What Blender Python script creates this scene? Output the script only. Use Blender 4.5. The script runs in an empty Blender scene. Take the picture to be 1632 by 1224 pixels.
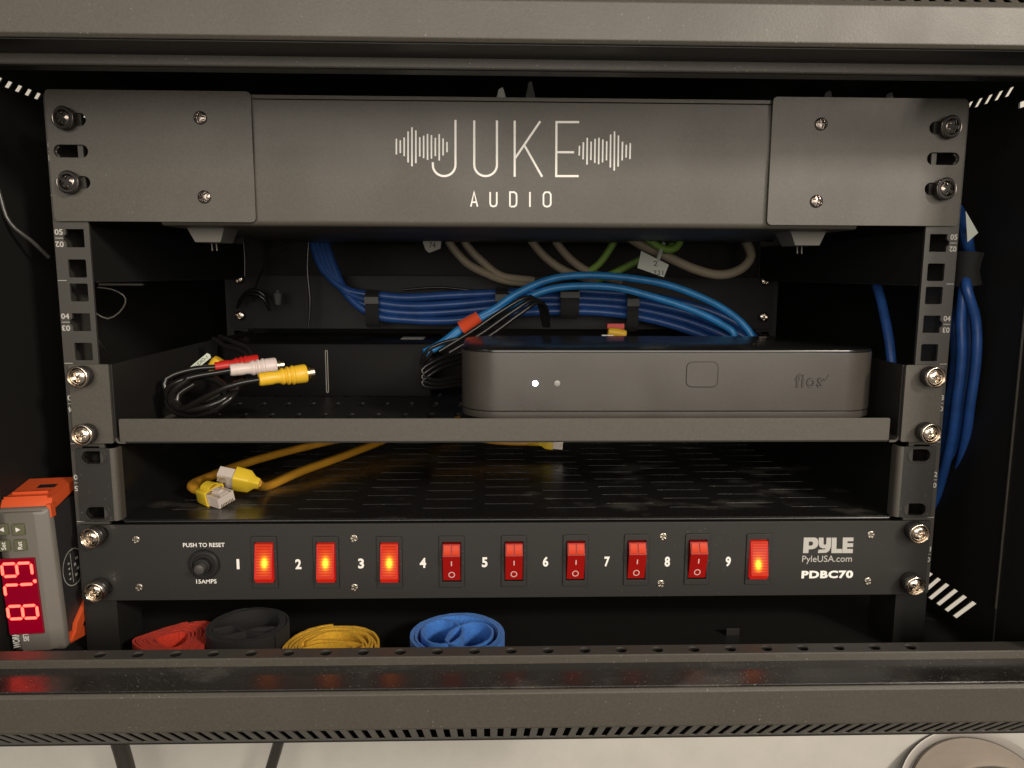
import bpy, bmesh, math, random
from mathutils import Vector, Matrix, geometry
random.seed(7)
S = bpy.context.scene
COL = S.collection
MM = 0.001
# ------------------------------------------------------------------ camera
# all sizes below are millimetres of a 19 inch rack: X right, Y into the cabinet, Z up, (0,0,0) = rail face, middle of the opening
CAM = Vector((-12.898, -422.18, 49.287)); PITCH, YAW, ROLL, FPX = 0.14254, 0.02922, 0.0043, 1230.0
_f = Vector((math.sin(YAW)*math.cos(PITCH), math.cos(YAW)*math.cos(PITCH), -math.sin(PITCH)))
_r = Vector((math.cos(YAW), -math.sin(YAW), 0)); _u = _r.cross(_f)
CR = _r*math.cos(ROLL)+_u*math.sin(ROLL); CU = _u*math.cos(ROLL)-_r*math.sin(ROLL)
cam = bpy.data.cameras.new('camera'); co = bpy.data.objects.new('camera', cam); COL.objects.link(co)
m = Matrix((CR, CU, -_f)).transposed().to_4x4(); m.translation = CAM*MM; co.matrix_world = m
cam.sensor_width = 36; cam.lens = 36*FPX/1632; cam.clip_start = 0.01; cam.clip_end = 50
S.camera = co
# ------------------------------------------------------------------ world, lamps, exposure
W = bpy.data.worlds.new('World'); S.world = W; W.use_nodes = True
W.node_tree.nodes['Background'].inputs[0].default_value = (1.0, 0.92, 0.81, 1)
W.node_tree.nodes['Background'].inputs[1].default_value = 0.17
def area(name, loc, target, sx, sy, power, col):
    l = bpy.data.lights.new(name, 'AREA'); l.shape = 'RECTANGLE'; l.size = sx; l.size_y = sy; l.energy = power; l.color = col
    o = bpy.data.objects.new(name, l); COL.objects.link(o); o.location = loc
    d = Vector(target)-Vector(loc); o.rotation_euler = d.to_track_quat('-Z', 'Y').to_euler(); return o
area('room_fill', (0.1, -1.7, 0.34), (0, 0, 0), 1.9, 0.7, 23, (1.0, 0.915, 0.80))  # unseen broad fill standing in for bright walls behind the viewer
area('ceiling_lamp', (1.05, -1.3, 0.70), (0.12, 0, -0.05), 0.2, 0.2, 19, (1.0, 0.90, 0.77))
area('left_fill', (-1.1, -0.9, 0.75), (-0.1, 0, 0), 0.3, 0.3, 1.6, (1.0, 0.92, 0.82))  # unseen small fill added at the left, no lamp known there
S.view_settings.view_transform = 'Standard'; S.view_settings.look = 'None'; S.view_settings.exposure = 0; S.view_settings.gamma = 1
try:
    S.cycles.use_denoising = True; S.cycles.max_bounces = 6; S.cycles.sample_clamp_indirect = 4; S.cycles.caustics_reflective = False
except Exception: pass

def at(px, py, Y=None, X=None, Z=None):            # where a sight line measured in the photo meets a plane of known depth / side / height
    d = _f*FPX+CR*(px-816)-CU*(py-612)
    t = (X-CAM.x)/d.x if X is not None else (Z-CAM.z)/d.z if Z is not None else (Y-CAM.y)/d.y
    return CAM+d*t
# ------------------------------------------------------------------ materials
def mat(name, col, rough=0.5, metal=0.0, spec=0.5, bump=0.0, bscale=900, emit=None, estr=0, trans=0, alpha=None, var=0.0, edge=0.35, coat=0, dust=0.0, dscale=260, dth=0.72, smudge_or_sheen=0.0, sheen=0.0, mott=0.0, mscale=300):
    m = bpy.data.materials.new(name); m.use_nodes = True; nt = m.node_tree; b = nt.nodes['Principled BSDF']; L = nt.links
    b.inputs['Base Color'].default_value = (*col, 1); b.inputs['Roughness'].default_value = rough; b.inputs['Metallic'].default_value = metal
    b.inputs['Specular IOR Level'].default_value = spec
    if coat: b.inputs['Coat Weight'].default_value = coat; b.inputs['Coat Roughness'].default_value = 0.12
    if sheen: b.inputs['Sheen Weight'].default_value = sheen; b.inputs['Sheen Roughness'].default_value = 0.4
    if trans: b.inputs['Transmission Weight'].default_value = trans
    if emit: b.inputs['Emission Color'].default_value = (*emit, 1); b.inputs['Emission Strength'].default_value = estr
    tc = nt.nodes.new('ShaderNodeTexCoord')
    nrm = None
    if edge:
        bv = nt.nodes.new('ShaderNodeBevel'); bv.samples = 4; bv.inputs['Radius'].default_value = edge*MM; nrm = bv.outputs[0]
    if bump:
        n = nt.nodes.new('ShaderNodeTexNoise'); n.inputs['Scale'].default_value = bscale; n.inputs['Detail'].default_value = 3
        L.new(tc.outputs['Object'], n.inputs['Vector'])
        bp = nt.nodes.new('ShaderNodeBump'); bp.inputs['Strength'].default_value = bump; bp.inputs['Distance'].default_value = 0.0002
        L.new(n.outputs[0], bp.inputs['Height'])
        if nrm: L.new(nrm, bp.inputs['Normal'])
        nrm = bp.outputs[0]
    if nrm: L.new(nrm, b.inputs['Normal'])
    src = None
    if var:
        n2 = nt.nodes.new('ShaderNodeTexNoise'); n2.inputs['Scale'].default_value = 22; n2.inputs['Detail'].default_value = 5
        L.new(tc.outputs['Object'], n2.inputs['Vector'])
        mp = nt.nodes.new('ShaderNodeMapRange'); mp.inputs[1].default_value = 0.3; mp.inputs[2].default_value = 0.7
        mp.inputs[3].default_value = max(0.02, rough-var); mp.inputs[4].default_value = rough+var
        L.new(n2.outputs[0], mp.inputs[0]); L.new(mp.outputs[0], b.inputs['Roughness'])
    if dust or smudge_or_sheen or mott:
        rgb = nt.nodes.new('ShaderNodeRGB'); rgb.outputs[0].default_value = (*col, 1); src = rgb.outputs[0]
    if mott:
        n6 = nt.nodes.new('ShaderNodeTexNoise'); n6.inputs['Scale'].default_value = mscale; n6.inputs['Detail'].default_value = 6; n6.inputs['Roughness'].default_value = 0.7
        L.new(tc.outputs['Object'], n6.inputs['Vector'])
        m6 = nt.nodes.new('ShaderNodeMapRange'); m6.inputs[1].default_value = 0.3; m6.inputs[2].default_value = 0.7; m6.inputs[3].default_value = 1-mott; m6.inputs[4].default_value = 1+mott
        L.new(n6.outputs[0], m6.inputs[0]); vm6 = nt.nodes.new('ShaderNodeVectorMath'); vm6.operation = 'SCALE'; L.new(src, vm6.inputs[0]); L.new(m6.outputs[0], vm6.inputs['Scale']); src = vm6.outputs[0]
    if dust:
        n3 = nt.nodes.new('ShaderNodeTexNoise'); n3.inputs['Scale'].default_value = dscale; n3.inputs['Detail'].default_value = 2
        L.new(tc.outputs['Object'], n3.inputs['Vector'])
        n4 = nt.nodes.new('ShaderNodeTexNoise'); n4.inputs['Scale'].default_value = 14; n4.inputs['Detail'].default_value = 4
        L.new(tc.outputs['Object'], n4.inputs['Vector'])
        add = nt.nodes.new('ShaderNodeMath'); add.operation = 'MULTIPLY_ADD'; add.inputs[1].default_value = 0.22
        L.new(n4.outputs[0], add.inputs[0]); L.new(n3.outputs[0], add.inputs[2])
        mp = nt.nodes.new('ShaderNodeMapRange'); mp.inputs[1].default_value = dth+0.085; mp.inputs[2].default_value = dth+0.14; mp.inputs[3].default_value = 0; mp.inputs[4].default_value = dust
        L.new(add.outputs[0], mp.inputs[0])
        mx = nt.nodes.new('ShaderNodeMixRGB'); mx.inputs[2].default_value = (0.42, 0.38, 0.32, 1)
        L.new(src, mx.inputs[1]); L.new(mp.outputs[0], mx.inputs[0]); src = mx.outputs[0]
    if smudge_or_sheen:
        n5 = nt.nodes.new('ShaderNodeTexNoise'); n5.inputs['Scale'].default_value = 16; n5.inputs['Detail'].default_value = 6; n5.inputs['Roughness'].default_value = 0.6
        mpp = nt.nodes.new('ShaderNodeMapping'); mpp.inputs['Scale'].default_value = (1, 1.6, 1)
        L.new(tc.outputs['Object'], mpp.inputs[0]); L.new(mpp.outputs[0], n5.inputs['Vector'])
        mp = nt.nodes.new('ShaderNodeMapRange'); mp.inputs[1].default_value = 0.56; mp.inputs[2].default_value = 0.66; mp.inputs[3].default_value = 0; mp.inputs[4].default_value = smudge_or_sheen
        L.new(n5.outputs[0], mp.inputs[0])
        mx = nt.nodes.new('ShaderNodeMixRGB'); mx.inputs[2].default_value = (0.3, 0.28, 0.25, 1)
        L.new(src, mx.inputs[1]); L.new(mp.outputs[0], mx.inputs[0]); src = mx.outputs[0]
    if src: L.new(src, b.inputs['Base Color'])
    return m
M = dict(
 powder=mat('powder_coat', (0.072, 0.064, 0.052), 0.50, mott=0.16, mscale=700, var=0.05, bump=0.22, bscale=1500, spec=0.6, dust=0.25, dscale=900, dth=0.74),
 frame=mat('frame_powder_coat', (0.062, 0.054, 0.042), 0.46, mott=0.16, mscale=700, var=0.05, bump=0.3, bscale=1300, spec=0.65, dust=0.4, dscale=800, dth=0.725, edge=0.9),
 glossband=mat('dusty_painted_sheen_enamel', (0.020, 0.0175, 0.016), 0.27, bump=0.03, bscale=900, spec=0.7, var=0.08, smudge_or_sheen=0.16, dust=0.5, dscale=1000, dth=0.70, edge=0.8),  # besides real dust, the pale film paints in a reflection on the ledge
 black=mat('black_steel', (0.018, 0.017, 0.0155), 0.42, bump=0.2, bscale=900, spec=0.4),
 inner=mat('inner_black_steel', (0.015, 0.0145, 0.013), 0.55, spec=0.3, bump=0.15),
 railp=mat('rail_powder_coat', (0.052, 0.048, 0.041), 0.45, bump=0.3, bscale=1300),
 strip=mat('power_panel_paint', (0.020, 0.018, 0.016), 0.42, bump=0.2, bscale=1500, spec=0.65, dust=0.4, dscale=900, dth=0.745),
 tray=mat('gloss_black_tray', (0.015, 0.0145, 0.0135), 0.25, spec=0.55, bump=0.06, var=0.1, smudge_or_sheen=0.20),
 gloss=mat('gloss_black_plastic', (0.012, 0.012, 0.012), 0.22, spec=0.5, var=0.06),
 plastic=mat('matte_black_plastic', (0.013, 0.0125, 0.012), 0.5, spec=0.4, bump=0.1),
 routerp=mat('router_shell', (0.058, 0.051, 0.044), 0.32, mott=0.16, mscale=900, var=0.05, bump=0.25, bscale=1700, spec=0.75, edge=0.5),
 groove=mat('dark_groove', (0.01, 0.01, 0.01), 0.6),
 chrome=mat('nickel_plate', (0.86, 0.77, 0.67), 0.20, metal=1, edge=0, bump=0.05, bscale=500),
 dchrome=mat('black_nickel', (0.22, 0.19, 0.17), 0.24, metal=1, edge=0.15),
 steel=mat('zinc_steel', (0.5, 0.45, 0.38), 0.3, metal=1, edge=0),
 washer=mat('black_nylon', (0.025, 0.022, 0.02), 0.35, edge=0.2),
 white=mat('white_print', (0.92, 0.89, 0.84), 0.6, edge=0),
 greyprint=mat('grey_print', (0.50, 0.48, 0.44), 0.6, edge=0),
 blueC=mat('blue_cable_jacket', (0.022, 0.080, 0.29), 0.36, mott=0.3, mscale=60, bump=0.3, bscale=120, edge=0, spec=0.5),
 brightC=mat('bright_blue_cable_jacket', (0.022, 0.20, 0.50), 0.36, mott=0.3, mscale=60, bump=0.3, bscale=120, edge=0, spec=0.5),
 beigeC=mat('beige_cable_jacket', (0.30, 0.25, 0.18), 0.5, edge=0),
 greenC=mat('green_cable_jacket', (0.20, 0.36, 0.06), 0.5, edge=0),
 blackC=mat('black_cable_jacket', (0.012, 0.011, 0.010), 0.25, edge=0, spec=0.6),
 yellowC=mat('amber_cable_jacket', (0.50, 0.24, 0.02), 0.45, edge=0),
 yellowB=mat('yellow_plug_boot', (0.72, 0.50, 0.03), 0.42, edge=0.4),
 rcaY=mat('yellow_moulded_plug', (0.80, 0.48, 0.03), 0.4, edge=0.2), rcaW=mat('white_moulded_plug', (0.72, 0.60, 0.56), 0.4, edge=0.2), rcaR=mat('red_moulded_plug', (0.55, 0.02, 0.015), 0.4, edge=0.2),
 clear=mat('clear_plug_plastic', (0.80, 0.70, 0.63), 0.15, edge=0.1, spec=0.7, trans=0.25), gold=mat('gold_contact', (0.9, 0.75, 0.5), 0.25, metal=1, edge=0),
 tag=mat('paper_tag', (0.55, 0.58, 0.52), 0.7, edge=0), ink=mat('pen_ink', (0.02, 0.02, 0.02), 0.6, edge=0),
 orange=mat('orange_clip_plastic', (0.72, 0.10, 0.025), 0.45, edge=0.5, bump=0.1), otape=mat('orange_hook_and_loop', (0.75, 0.07, 0.015), 0.8, edge=0, bump=0.6, bscale=2500, sheen=0.3),
 vred=mat('red_hook_and_loop', (0.60, 0.035, 0.012), 0.85, edge=0, bump=0.8, mott=0.3, mscale=900, bscale=2600, sheen=0.08), vblack=mat('black_hook_and_loop', (0.011, 0.0105, 0.010), 0.8, edge=0, bump=0.8, mott=0.3, mscale=900, bscale=2600, sheen=0.04),
 vyel=mat('yellow_hook_and_loop', (0.80, 0.45, 0.03), 0.85, edge=0, bump=0.8, mott=0.3, mscale=900, bscale=2600, sheen=0.05), vblu=mat('blue_hook_and_loop', (0.05, 0.20, 0.62), 0.8, edge=0, bump=0.8, mott=0.3, mscale=900, bscale=2600, sheen=0.2),
 ctrl=mat('controller_bezel_plastic', (0.17, 0.155, 0.135), 0.42, edge=0.6, bump=0.1), cbody=mat('controller_body_plastic', (0.035, 0.032, 0.032), 0.45, edge=0.5, bump=0.15),
 cbtn=mat('olive_button', (0.13, 0.13, 0.075), 0.5, edge=0.4), cdisp=mat('red_display_window', (0.10, 0.0, 0.006), 0.15, emit=(1.0, 0.0, 0.05), estr=0.17, edge=0),
 seg=mat('lit_red_segment', (0.3, 0.02, 0.02), 0.5, emit=(1.0, 0.045, 0.028), estr=8, edge=0),
 roff=mat('red_rocker', (0.34, 0.008, 0.006), 0.3, edge=0.3, spec=0.3), rlens=mat('orange_red_lens', (0.62, 0.045, 0.008), 0.35, spec=0.2, edge=0.2), rprint=mat('pink_print', (0.8, 0.55, 0.5), 0.5, edge=0),
 led=mat('white_led', (1, 1, 1), 0.4, emit=(0.75, 0.86, 1.0), estr=9, edge=0), ledoff=mat('unlit_led', (0.3, 0.29, 0.27), 0.3, edge=0),
 wall=mat('painted_wall', (0.68, 0.65, 0.59), 0.8, mott=0.05, mscale=25, edge=0, bump=0.3, bscale=300), pot=mat('polished_steel', (0.52, 0.46, 0.42), 0.09, metal=1, edge=0), foam=mat('grey_foam', (0.10, 0.10, 0.10), 0.9, edge=0),
 foot=mat('grey_rubber_foot', (0.16, 0.15, 0.13), 0.6), box=mat('black_box_shell', (0.004, 0.0037, 0.0034), 0.45, edge=0.6, spec=0.08), slit=mat('pale_light_slit', (0.3, 0.28, 0.25), 0.4, edge=0),
)
def lit_rocker():
    m = bpy.data.materials.new('lit_rocker_lens'); m.use_nodes = True; nt = m.node_tree; b = nt.nodes['Principled BSDF']; L = nt.links
    b.inputs['Base Color'].default_value = (0.10, 0.003, 0.001, 1); b.inputs['Roughness'].default_value = 0.4; b.inputs['Specular IOR Level'].default_value = 0.15
    tc = nt.nodes.new('ShaderNodeTexCoord'); vm = nt.nodes.new('ShaderNodeVectorMath'); vm.operation = 'MULTIPLY'; vm.inputs[1].default_value = (190, 0, 115)
    L.new(tc.outputs['Object'], vm.inputs[0]); ln = nt.nodes.new('ShaderNodeVectorMath'); ln.operation = 'LENGTH'; L.new(vm.outputs[0], ln.inputs[0])
    cr = nt.nodes.new('ShaderNodeValToRGB'); e = cr.color_ramp.elements
    e[0].position = 0.0; e[0].color = (1.0, 0.60, 0.04, 1); e[1].position = 1.0; e[1].color = (0.80, 0.045, 0.010, 1)
    x = e.new(0.22); x.color = (1.0, 0.40, 0.015, 1); x = e.new(0.42); x.color = (1.0, 0.18, 0.010, 1); x = e.new(0.7); x.color = (0.95, 0.085, 0.010, 1)
    L.new(ln.outputs['Value'], cr.inputs[0]); L.new(cr.outputs[0], b.inputs['Emission Color'])
    st = nt.nodes.new('ShaderNodeMapRange'); st.inputs[1].default_value = 0.0; st.inputs[2].default_value = 0.55; st.inputs[3].default_value = 4.2; st.inputs[4].default_value = 0.80
    L.new(ln.outputs['Value'], st.inputs[0])
    w = nt.nodes.new('ShaderNodeTexWave'); w.inputs['Scale'].default_value = 210; w.bands_direction = 'Z'; L.new(tc.outputs['Object'], w.inputs['Vector'])
    mw = nt.nodes.new('ShaderNodeMapRange'); mw.inputs[3].default_value = 0.62; mw.inputs[4].default_value = 1.12; L.new(w.outputs['Fac'], mw.inputs[0])
    mu = nt.nodes.new('ShaderNodeMath'); mu.operation = 'MULTIPLY'; L.new(st.outputs[0], mu.inputs[0]); L.new(mw.outputs[0], mu.inputs[1])
    L.new(mu.outputs[0], b.inputs['Emission Strength']); return m
M['rlit'] = lit_rocker()
M['rlitb'] = mat('lit_rocker_rim', (0.25, 0.006, 0.004), 0.3, spec=0.3, emit=(0.75, 0.015, 0.01), estr=0.5, edge=0.2)
# ------------------------------------------------------------------ mesh helpers (millimetres)
class MB:
    def __init__(s): s.v = []; s.f = []
    def add(s, vs, fs):
        n = len(s.v); s.v += [Vector(x) for x in vs]; s.f += [tuple(i+n for i in f) for f in fs]; return s
    def box(s, x0, x1, y0, y1, z0, z1):
        return s.add([(x0,y0,z0),(x1,y0,z0),(x1,y1,z0),(x0,y1,z0),(x0,y0,z1),(x1,y0,z1),(x1,y1,z1),(x0,y1,z1)],
                     [(0,1,5,4),(1,2,6,5),(2,3,7,6),(3,0,4,7),(4,5,6,7),(3,2,1,0)])
    def xf(s, fn): s.v = [Vector(fn(v)) for v in s.v]; return s
XZ = lambda y0, t: (lambda u, v, w: (u, y0+w*t, v))          # sheet facing the viewer, thickness going back
XY = lambda z0, t: (lambda u, v, w: (u, v, z0-w*t))          # level sheet, thickness going down
YZ = lambda x0, t: (lambda u, v, w: (x0+w*t, u, v))
def plate(mb, outline, holes, fn):                           # sheet with real openings: front face, back face and rims
    pts = []; faces = []
    ccw = lambda lp: lp if sum(a[0]*b[1]-b[0]*a[1] for a, b in zip(lp, lp[1:]+lp[:1])) > 0 else lp[::-1]
    outline = ccw(list(outline)); holes = [ccw(list(h)) for h in holes]
    for lp in [outline]+holes:
        faces.append(list(range(len(pts), len(pts)+len(lp)))); pts += [Vector(p) for p in lp]
    if holes:
        ov, oe, of, vo, eo, fo = geometry.delaunay_2d_cdt(pts, [], faces, 1, 1e-5)
        tris = [f for f, o in zip(of, fo) if not any(k > 0 for k in o)]
    else:
        ov = pts; tris = [tuple(range(len(pts)))]
    n = len(ov)
    vs = [fn(p[0], p[1], 0) for p in ov]+[fn(p[0], p[1], 1) for p in ov]
    fs = [tuple(t) for t in tris]+[tuple(i+n for i in reversed(t)) for t in tris]
    cnt = {}
    for t in tris:
        for a, b in zip(t, t[1:]+t[:1] if isinstance(t, tuple) else t[1:]+t[:1]):
            cnt[(a, b)] = 1
    for (a, b) in cnt:
        if (b, a) not in cnt: fs.append((b, a, a+n, b+n))
    mb.add(vs, fs); return mb
def rrect(cx, cy, w, h, r, n=5):
    o = []
    for k, (sx, sy) in enumerate(((1,1),(-1,1),(-1,-1),(1,-1))):
        for i in range(n+1):
            a = math.radians(90*k+90*i/n); o.append((cx+sx*(w/2-r)+r*math.cos(a), cy+sy*(h/2-r)+r*math.sin(a)))
    return o
def rect(x0, x1, y0, y1): return [(x0,y0),(x1,y0),(x1,y1),(x0,y1)]
def circ(cx, cy, r, n=20): return [(cx+r*math.cos(2*math.pi*i/n), cy+r*math.sin(2*math.pi*i/n)) for i in range(n)]
def lathe(mb, prof, n=32, c=(0,0,0), ax=(0,-1,0), closed=False):   # prof: (radius, height along ax)
    ax = Vector(ax).normalized(); q = ax.to_track_quat('Z', 'Y'); c = Vector(c); vs = []; fs = []
    for (r, h) in prof:
        for i in range(n):
            a = 2*math.pi*i/n; vs.append(c+q@Vector((r*math.cos(a), r*math.sin(a), h)))
    k = len(prof)
    for j in range(k-1):
        for i in range(n): i2 = (i+1)%n; fs.append((j*n+i, j*n+i2, (j+1)*n+i2, (j+1)*n+i))
    if prof[0][0] > 1e-6 and not closed: fs.append(tuple(reversed(range(n))))
    if prof[-1][0] > 1e-6 and not closed: fs.append(tuple((k-1)*n+i for i in range(n)))
    mb.add(vs, fs); return mb
def spline(P, step=4.0):
    P = [Vector(p) for p in P]
    if len(P) == 2: return [P[0].lerp(P[1], i/6) for i in range(7)]
    Q = [P[0]*2-P[1]]+P+[P[-1]*2-P[-2]]; out = []
    for i in range(1, len(Q)-2):
        a, b, c, d = Q[i-1:i+3]; n = max(2, int((c-b).length/step))
        for k in range(n):
            t = k/n; out.append(0.5*((2*b)+(c-a)*t+(2*a-5*b+4*c-d)*t*t+(3*b-a-3*c+d)*t**3))
    out.append(P[-1]); return out
def sweep(mb, path, sec, cap=True):                         # section (list of 2D) swept along a path with parallel transport
    t0 = (path[1]-path[0]).normalized(); up = Vector((0,0,1)) if abs(t0.z) < 0.9 else Vector((0,1,0))
    nx = t0.cross(up).normalized(); n = len(sec(0) if callable(sec) else sec); vs = []; fs = []
    for i, p in enumerate(path):
        t = (path[min(i+1, len(path)-1)]-path[max(i-1, 0)]).normalized()
        nx = (nx-t*nx.dot(t)).normalized(); ny = nx.cross(t)
        s_ = sec(i/(len(path)-1)) if callable(sec) else sec
        for (a, b) in s_: vs.append(p+nx*a+ny*b)
    for j in range(len(path)-1):
        for i in range(n): i2 = (i+1)%n; fs.append((j*n+i, j*n+i2, (j+1)*n+i2, (j+1)*n+i))
    if cap: fs.append(tuple(reversed(range(n)))); fs.append(tuple((len(path)-1)*n+i for i in range(n)))
    mb.add(vs, fs); return mb
def tube(mb, P, r, n=12, step=4.0): return sweep(mb, spline(P, step), circ(0, 0, r, n))
def stroke(mb, P, w, y, t=0.15):                            # mitred line of print lying on a face that looks at the viewer
    P = [Vector((p[0], p[1])) for p in P]; L = []; R = []
    for i, p in enumerate(P):
        a = (p-P[i-1]).normalized() if i else (P[1]-p).normalized(); b = (P[i+1]-p).normalized() if i < len(P)-1 else a
        nn = Vector((-(a+b).y, (a+b).x)).normalized(); k = w/2/max(0.5, nn.dot(Vector((-a.y, a.x))))
        L.append(p+nn*k); R.append(p-nn*k)
    o = L+R[::-1]; n = len(P)
    vs = [(q.x, y, q.y) for q in o]+[(q.x, y+t, q.y) for q in o]; fs = []
    for i in range(n-1):
        a, b, c, d = i, i+1, 2*n-2-i, 2*n-1-i; fs.append((d, c, b, a))
    for i in range(2*n): j = (i+1)%(2*n); fs.append((i, j, j+2*n, i+2*n))
    mb.add(vs, fs); return mb
ORG = {}
def obj(name, mb, mt, parent=None, smooth=35, label=None, kind=None, origin=None):
    vs = mb.v
    if origin is None:
        lo = Vector((min(v[k] for v in vs) for k in range(3))); hi = Vector((max(v[k] for v in vs) for k in range(3))); origin = (lo+hi)/2
    origin = Vector(origin)
    me = bpy.data.meshes.new(name); me.from_pydata([((v-origin)*MM)[:] for v in vs], [], mb.f); me.validate()
    bm = bmesh.new(); bm.from_mesh(me); bmesh.ops.remove_doubles(bm, verts=bm.verts, dist=1e-7); bmesh.ops.recalc_face_normals(bm, faces=bm.faces); bm.to_mesh(me); bm.free()
    me.materials.append(M[mt] if isinstance(mt, str) else mt)
    if smooth: me.shade_smooth(); me.set_sharp_from_angle(angle=math.radians(smooth))
    return link(name, me, origin, parent, label, kind)
def link(name, me, origin, parent=None, label=None, kind=None, rot=None):
    o = bpy.data.objects.new(name, me); COL.objects.link(o); origin = Vector(origin); ORG[o.name] = origin
    o.location = origin*MM
    if parent is not None: o.parent = parent; o.location = (origin-ORG[parent.name])*MM
    if rot: o.rotation_euler = rot
    if label: o['label'] = label
    if kind: o['kind'] = kind
    return o
def thing(name, label, cat, loc, group=None):
    o = bpy.data.objects.new(name, None); COL.objects.link(o); o.location = Vector(loc)*MM; ORG[o.name] = Vector(loc); o.empty_display_size = 0.01
    return tagit(o, label, cat, group)
def tagit(o, label, cat, group=None):
    o['label'] = label; o['category'] = cat
    if group: o['group'] = group
    return o
def text_mb(body, x0, x1, z0, z1, y, t=0.12, rot=0, bold=0.0, spacing=1.0, mirror=False):
    c = bpy.data.curves.new('t', 'FONT'); c.body = body; c.size = 1; c.extrude = 0.02; c.offset = bold; c.space_character = spacing; c.resolution_u = 3
    o = bpy.data.objects.new('t', c); COL.objects.link(o); dg = bpy.context.evaluated_depsgraph_get(); me = bpy.data.meshes.new_from_object(o.evaluated_get(dg))
    vs = [v.co.copy() for v in me.vertices]; fs = [tuple(p.vertices) for p in me.polygons]
    bpy.data.objects.remove(o); bpy.data.curves.remove(c); bpy.data.meshes.remove(me)
    q = []
    for v in vs:
        x, z = v.x, v.y
        if rot == 90: x, z = -z, x
        if rot == 180: x, z = -x, -z
        q.append([x, v.z, z])
    a0, a1 = min(p[0] for p in q), max(p[0] for p in q); b0, b1 = min(p[2] for p in q), max(p[2] for p in q)
    mb = MB(); mb.add([(x0+(p[0]-a0)/(a1-a0)*(x1-x0), y-(t if p[1] > 0 else 0), z0+(p[2]-b0)/(b1-b0)*(z1-z0)) for p in q], fs); return mb
def text_px(body, px0, px1, py0, py1, Y, **k):               # box of the lettering measured on a face at depth Y
    a = at(px0, py1, Y); b = at(px1, py0, Y); return text_mb(body, a.x, b.x, a.z, b.z, Y, **k)
# ------------------------------------------------------------------ screws (shared meshes)
def cross_head(R, H, rim, cross, n=48, rings=14, base=0.0):
    mb = MB(); vs = [(0, 0, 0)]; fs = []
    def hgt(x, z):
        r = math.hypot(x, z); h = H*math.sqrt(max(0, 1-(r/R)**2*0.92)) + rim
        ax, az = abs(x), abs(z); a = min(ax, az); b = max(ax, az)
        wv = cross*0.17; ln = cross*0.62
        k = max(0, min(1, (wv+0.05*cross-a)/(0.06*cross)))*max(0, min(1, (ln-b)/(0.10*cross)))
        k2 = max(0, min(1, (cross*0.34-r)/(0.12*cross)))
        return h-min(H*1.05, cross*0.4)*max(k, k2)
    vs = [(0, -hgt(0, 0), 0)]
    for j in range(1, rings+1):
        r = R*j/rings
        for i in range(n): a = 2*math.pi*i/n; x, z = r*math.cos(a), r*math.sin(a); vs.append((x, -hgt(x, z), z))
    for i in range(n): vs.append((R*math.cos(2*math.pi*i/n), base, R*math.sin(2*math.pi*i/n)))
    for i in range(n): fs.append((0, 1+i, 1+(i+1)%n))
    for j in range(rings):
        for i in range(n): a, b = 1+j*n+i, 1+j*n+(i+1)%n; fs.append((a, b, b+n, a+n))
    mb.add(vs, fs); return mb
def mesh_of(mb, mt, name, sm=30):
    me = bpy.data.meshes.new(name); me.from_pydata([(v*MM)[:] for v in mb.v], [], mb.f); me.validate(); me.materials.append(M[mt])
    bm = bmesh.new(); bm.from_mesh(me); bmesh.ops.recalc_face_normals(bm, faces=bm.faces); bm.to_mesh(me); bm.free()
    me.shade_smooth(); me.set_sharp_from_angle(angle=math.radians(sm)); return me
HEAD = mesh_of(cross_head(3.95, 1.7, 0.5, 4.4, 64, 26), 'chrome', 'screw_head', 50)
HEADB = mesh_of(cross_head(4.1, 1.7, 0.6, 5.2, 64, 26), 'dchrome', 'dark_screw_head', 50)
HEADS = mesh_of(cross_head(2.05, 0.45, 0.3, 2.9, 48, 18), 'steel', 'small_screw_head', 60)
HEADD = mesh_of(cross_head(3.35, 1.2, 0.3, 4.0, 48, 20), 'dchrome', 'pan_screw_head', 60)
CUP = mesh_of(lathe(MB(), [(4.3, -0.2), (4.7, 1.0), (4.95, 1.9), (5.25, 2.2), (5.6, 2.15), (5.85, 1.75), (5.8, 0.8), (5.3, -0.5), (4.3, -0.6)], 40, closed=True), 'chrome', 'cup_washer', 50)
CUPB = mesh_of(lathe(MB(), [(4.4, 0), (5.1, 1.0), (5.7, 1.2), (5.95, 0.9), (5.8, 0.2), (5.2, -0.3), (4.4, -0.3)], 40, closed=True), 'dchrome', 'dark_cup_washer', 50)
BUSH = mesh_of(lathe(MB(), [(0.5, 0.0), (5.2, 0.0), (5.6, 0.6), (5.7, 3.8), (5.2, 4.4), (0.5, 4.4)], 32), 'washer', 'nylon_bush', 40)
def rack_screw(parent, x, z, y, out=5.0, dark=False, tilt=(0, 0)):   # head sits on a washer and a nylon bush in front of the ear
    rot = (tilt[0], random.uniform(0, 1.5), tilt[1])
    hd = link('screw', HEADB if dark else HEAD, (x, y-out, z), parent, rot=rot)
    link('washer', CUPB if dark else CUP, (x, y-out+0.4, z), hd)
    if out > 3: link('bush', BUSH, (x, y-0.05, z), hd).location = Vector((0, (out-0.2)*MM, 0))
    return hd
def small_screw(parent, x, z, y, mesh=None, name='screw'):
    return link(name, mesh or HEADS, (x, y, z), parent, rot=(0, random.uniform(0, 1.5), 0))

# ================================================================== room behind
wl = obj('wall', MB().box(-1600, 1600, 400, 412, -1500, 900), 'wall', kind='structure')

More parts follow.
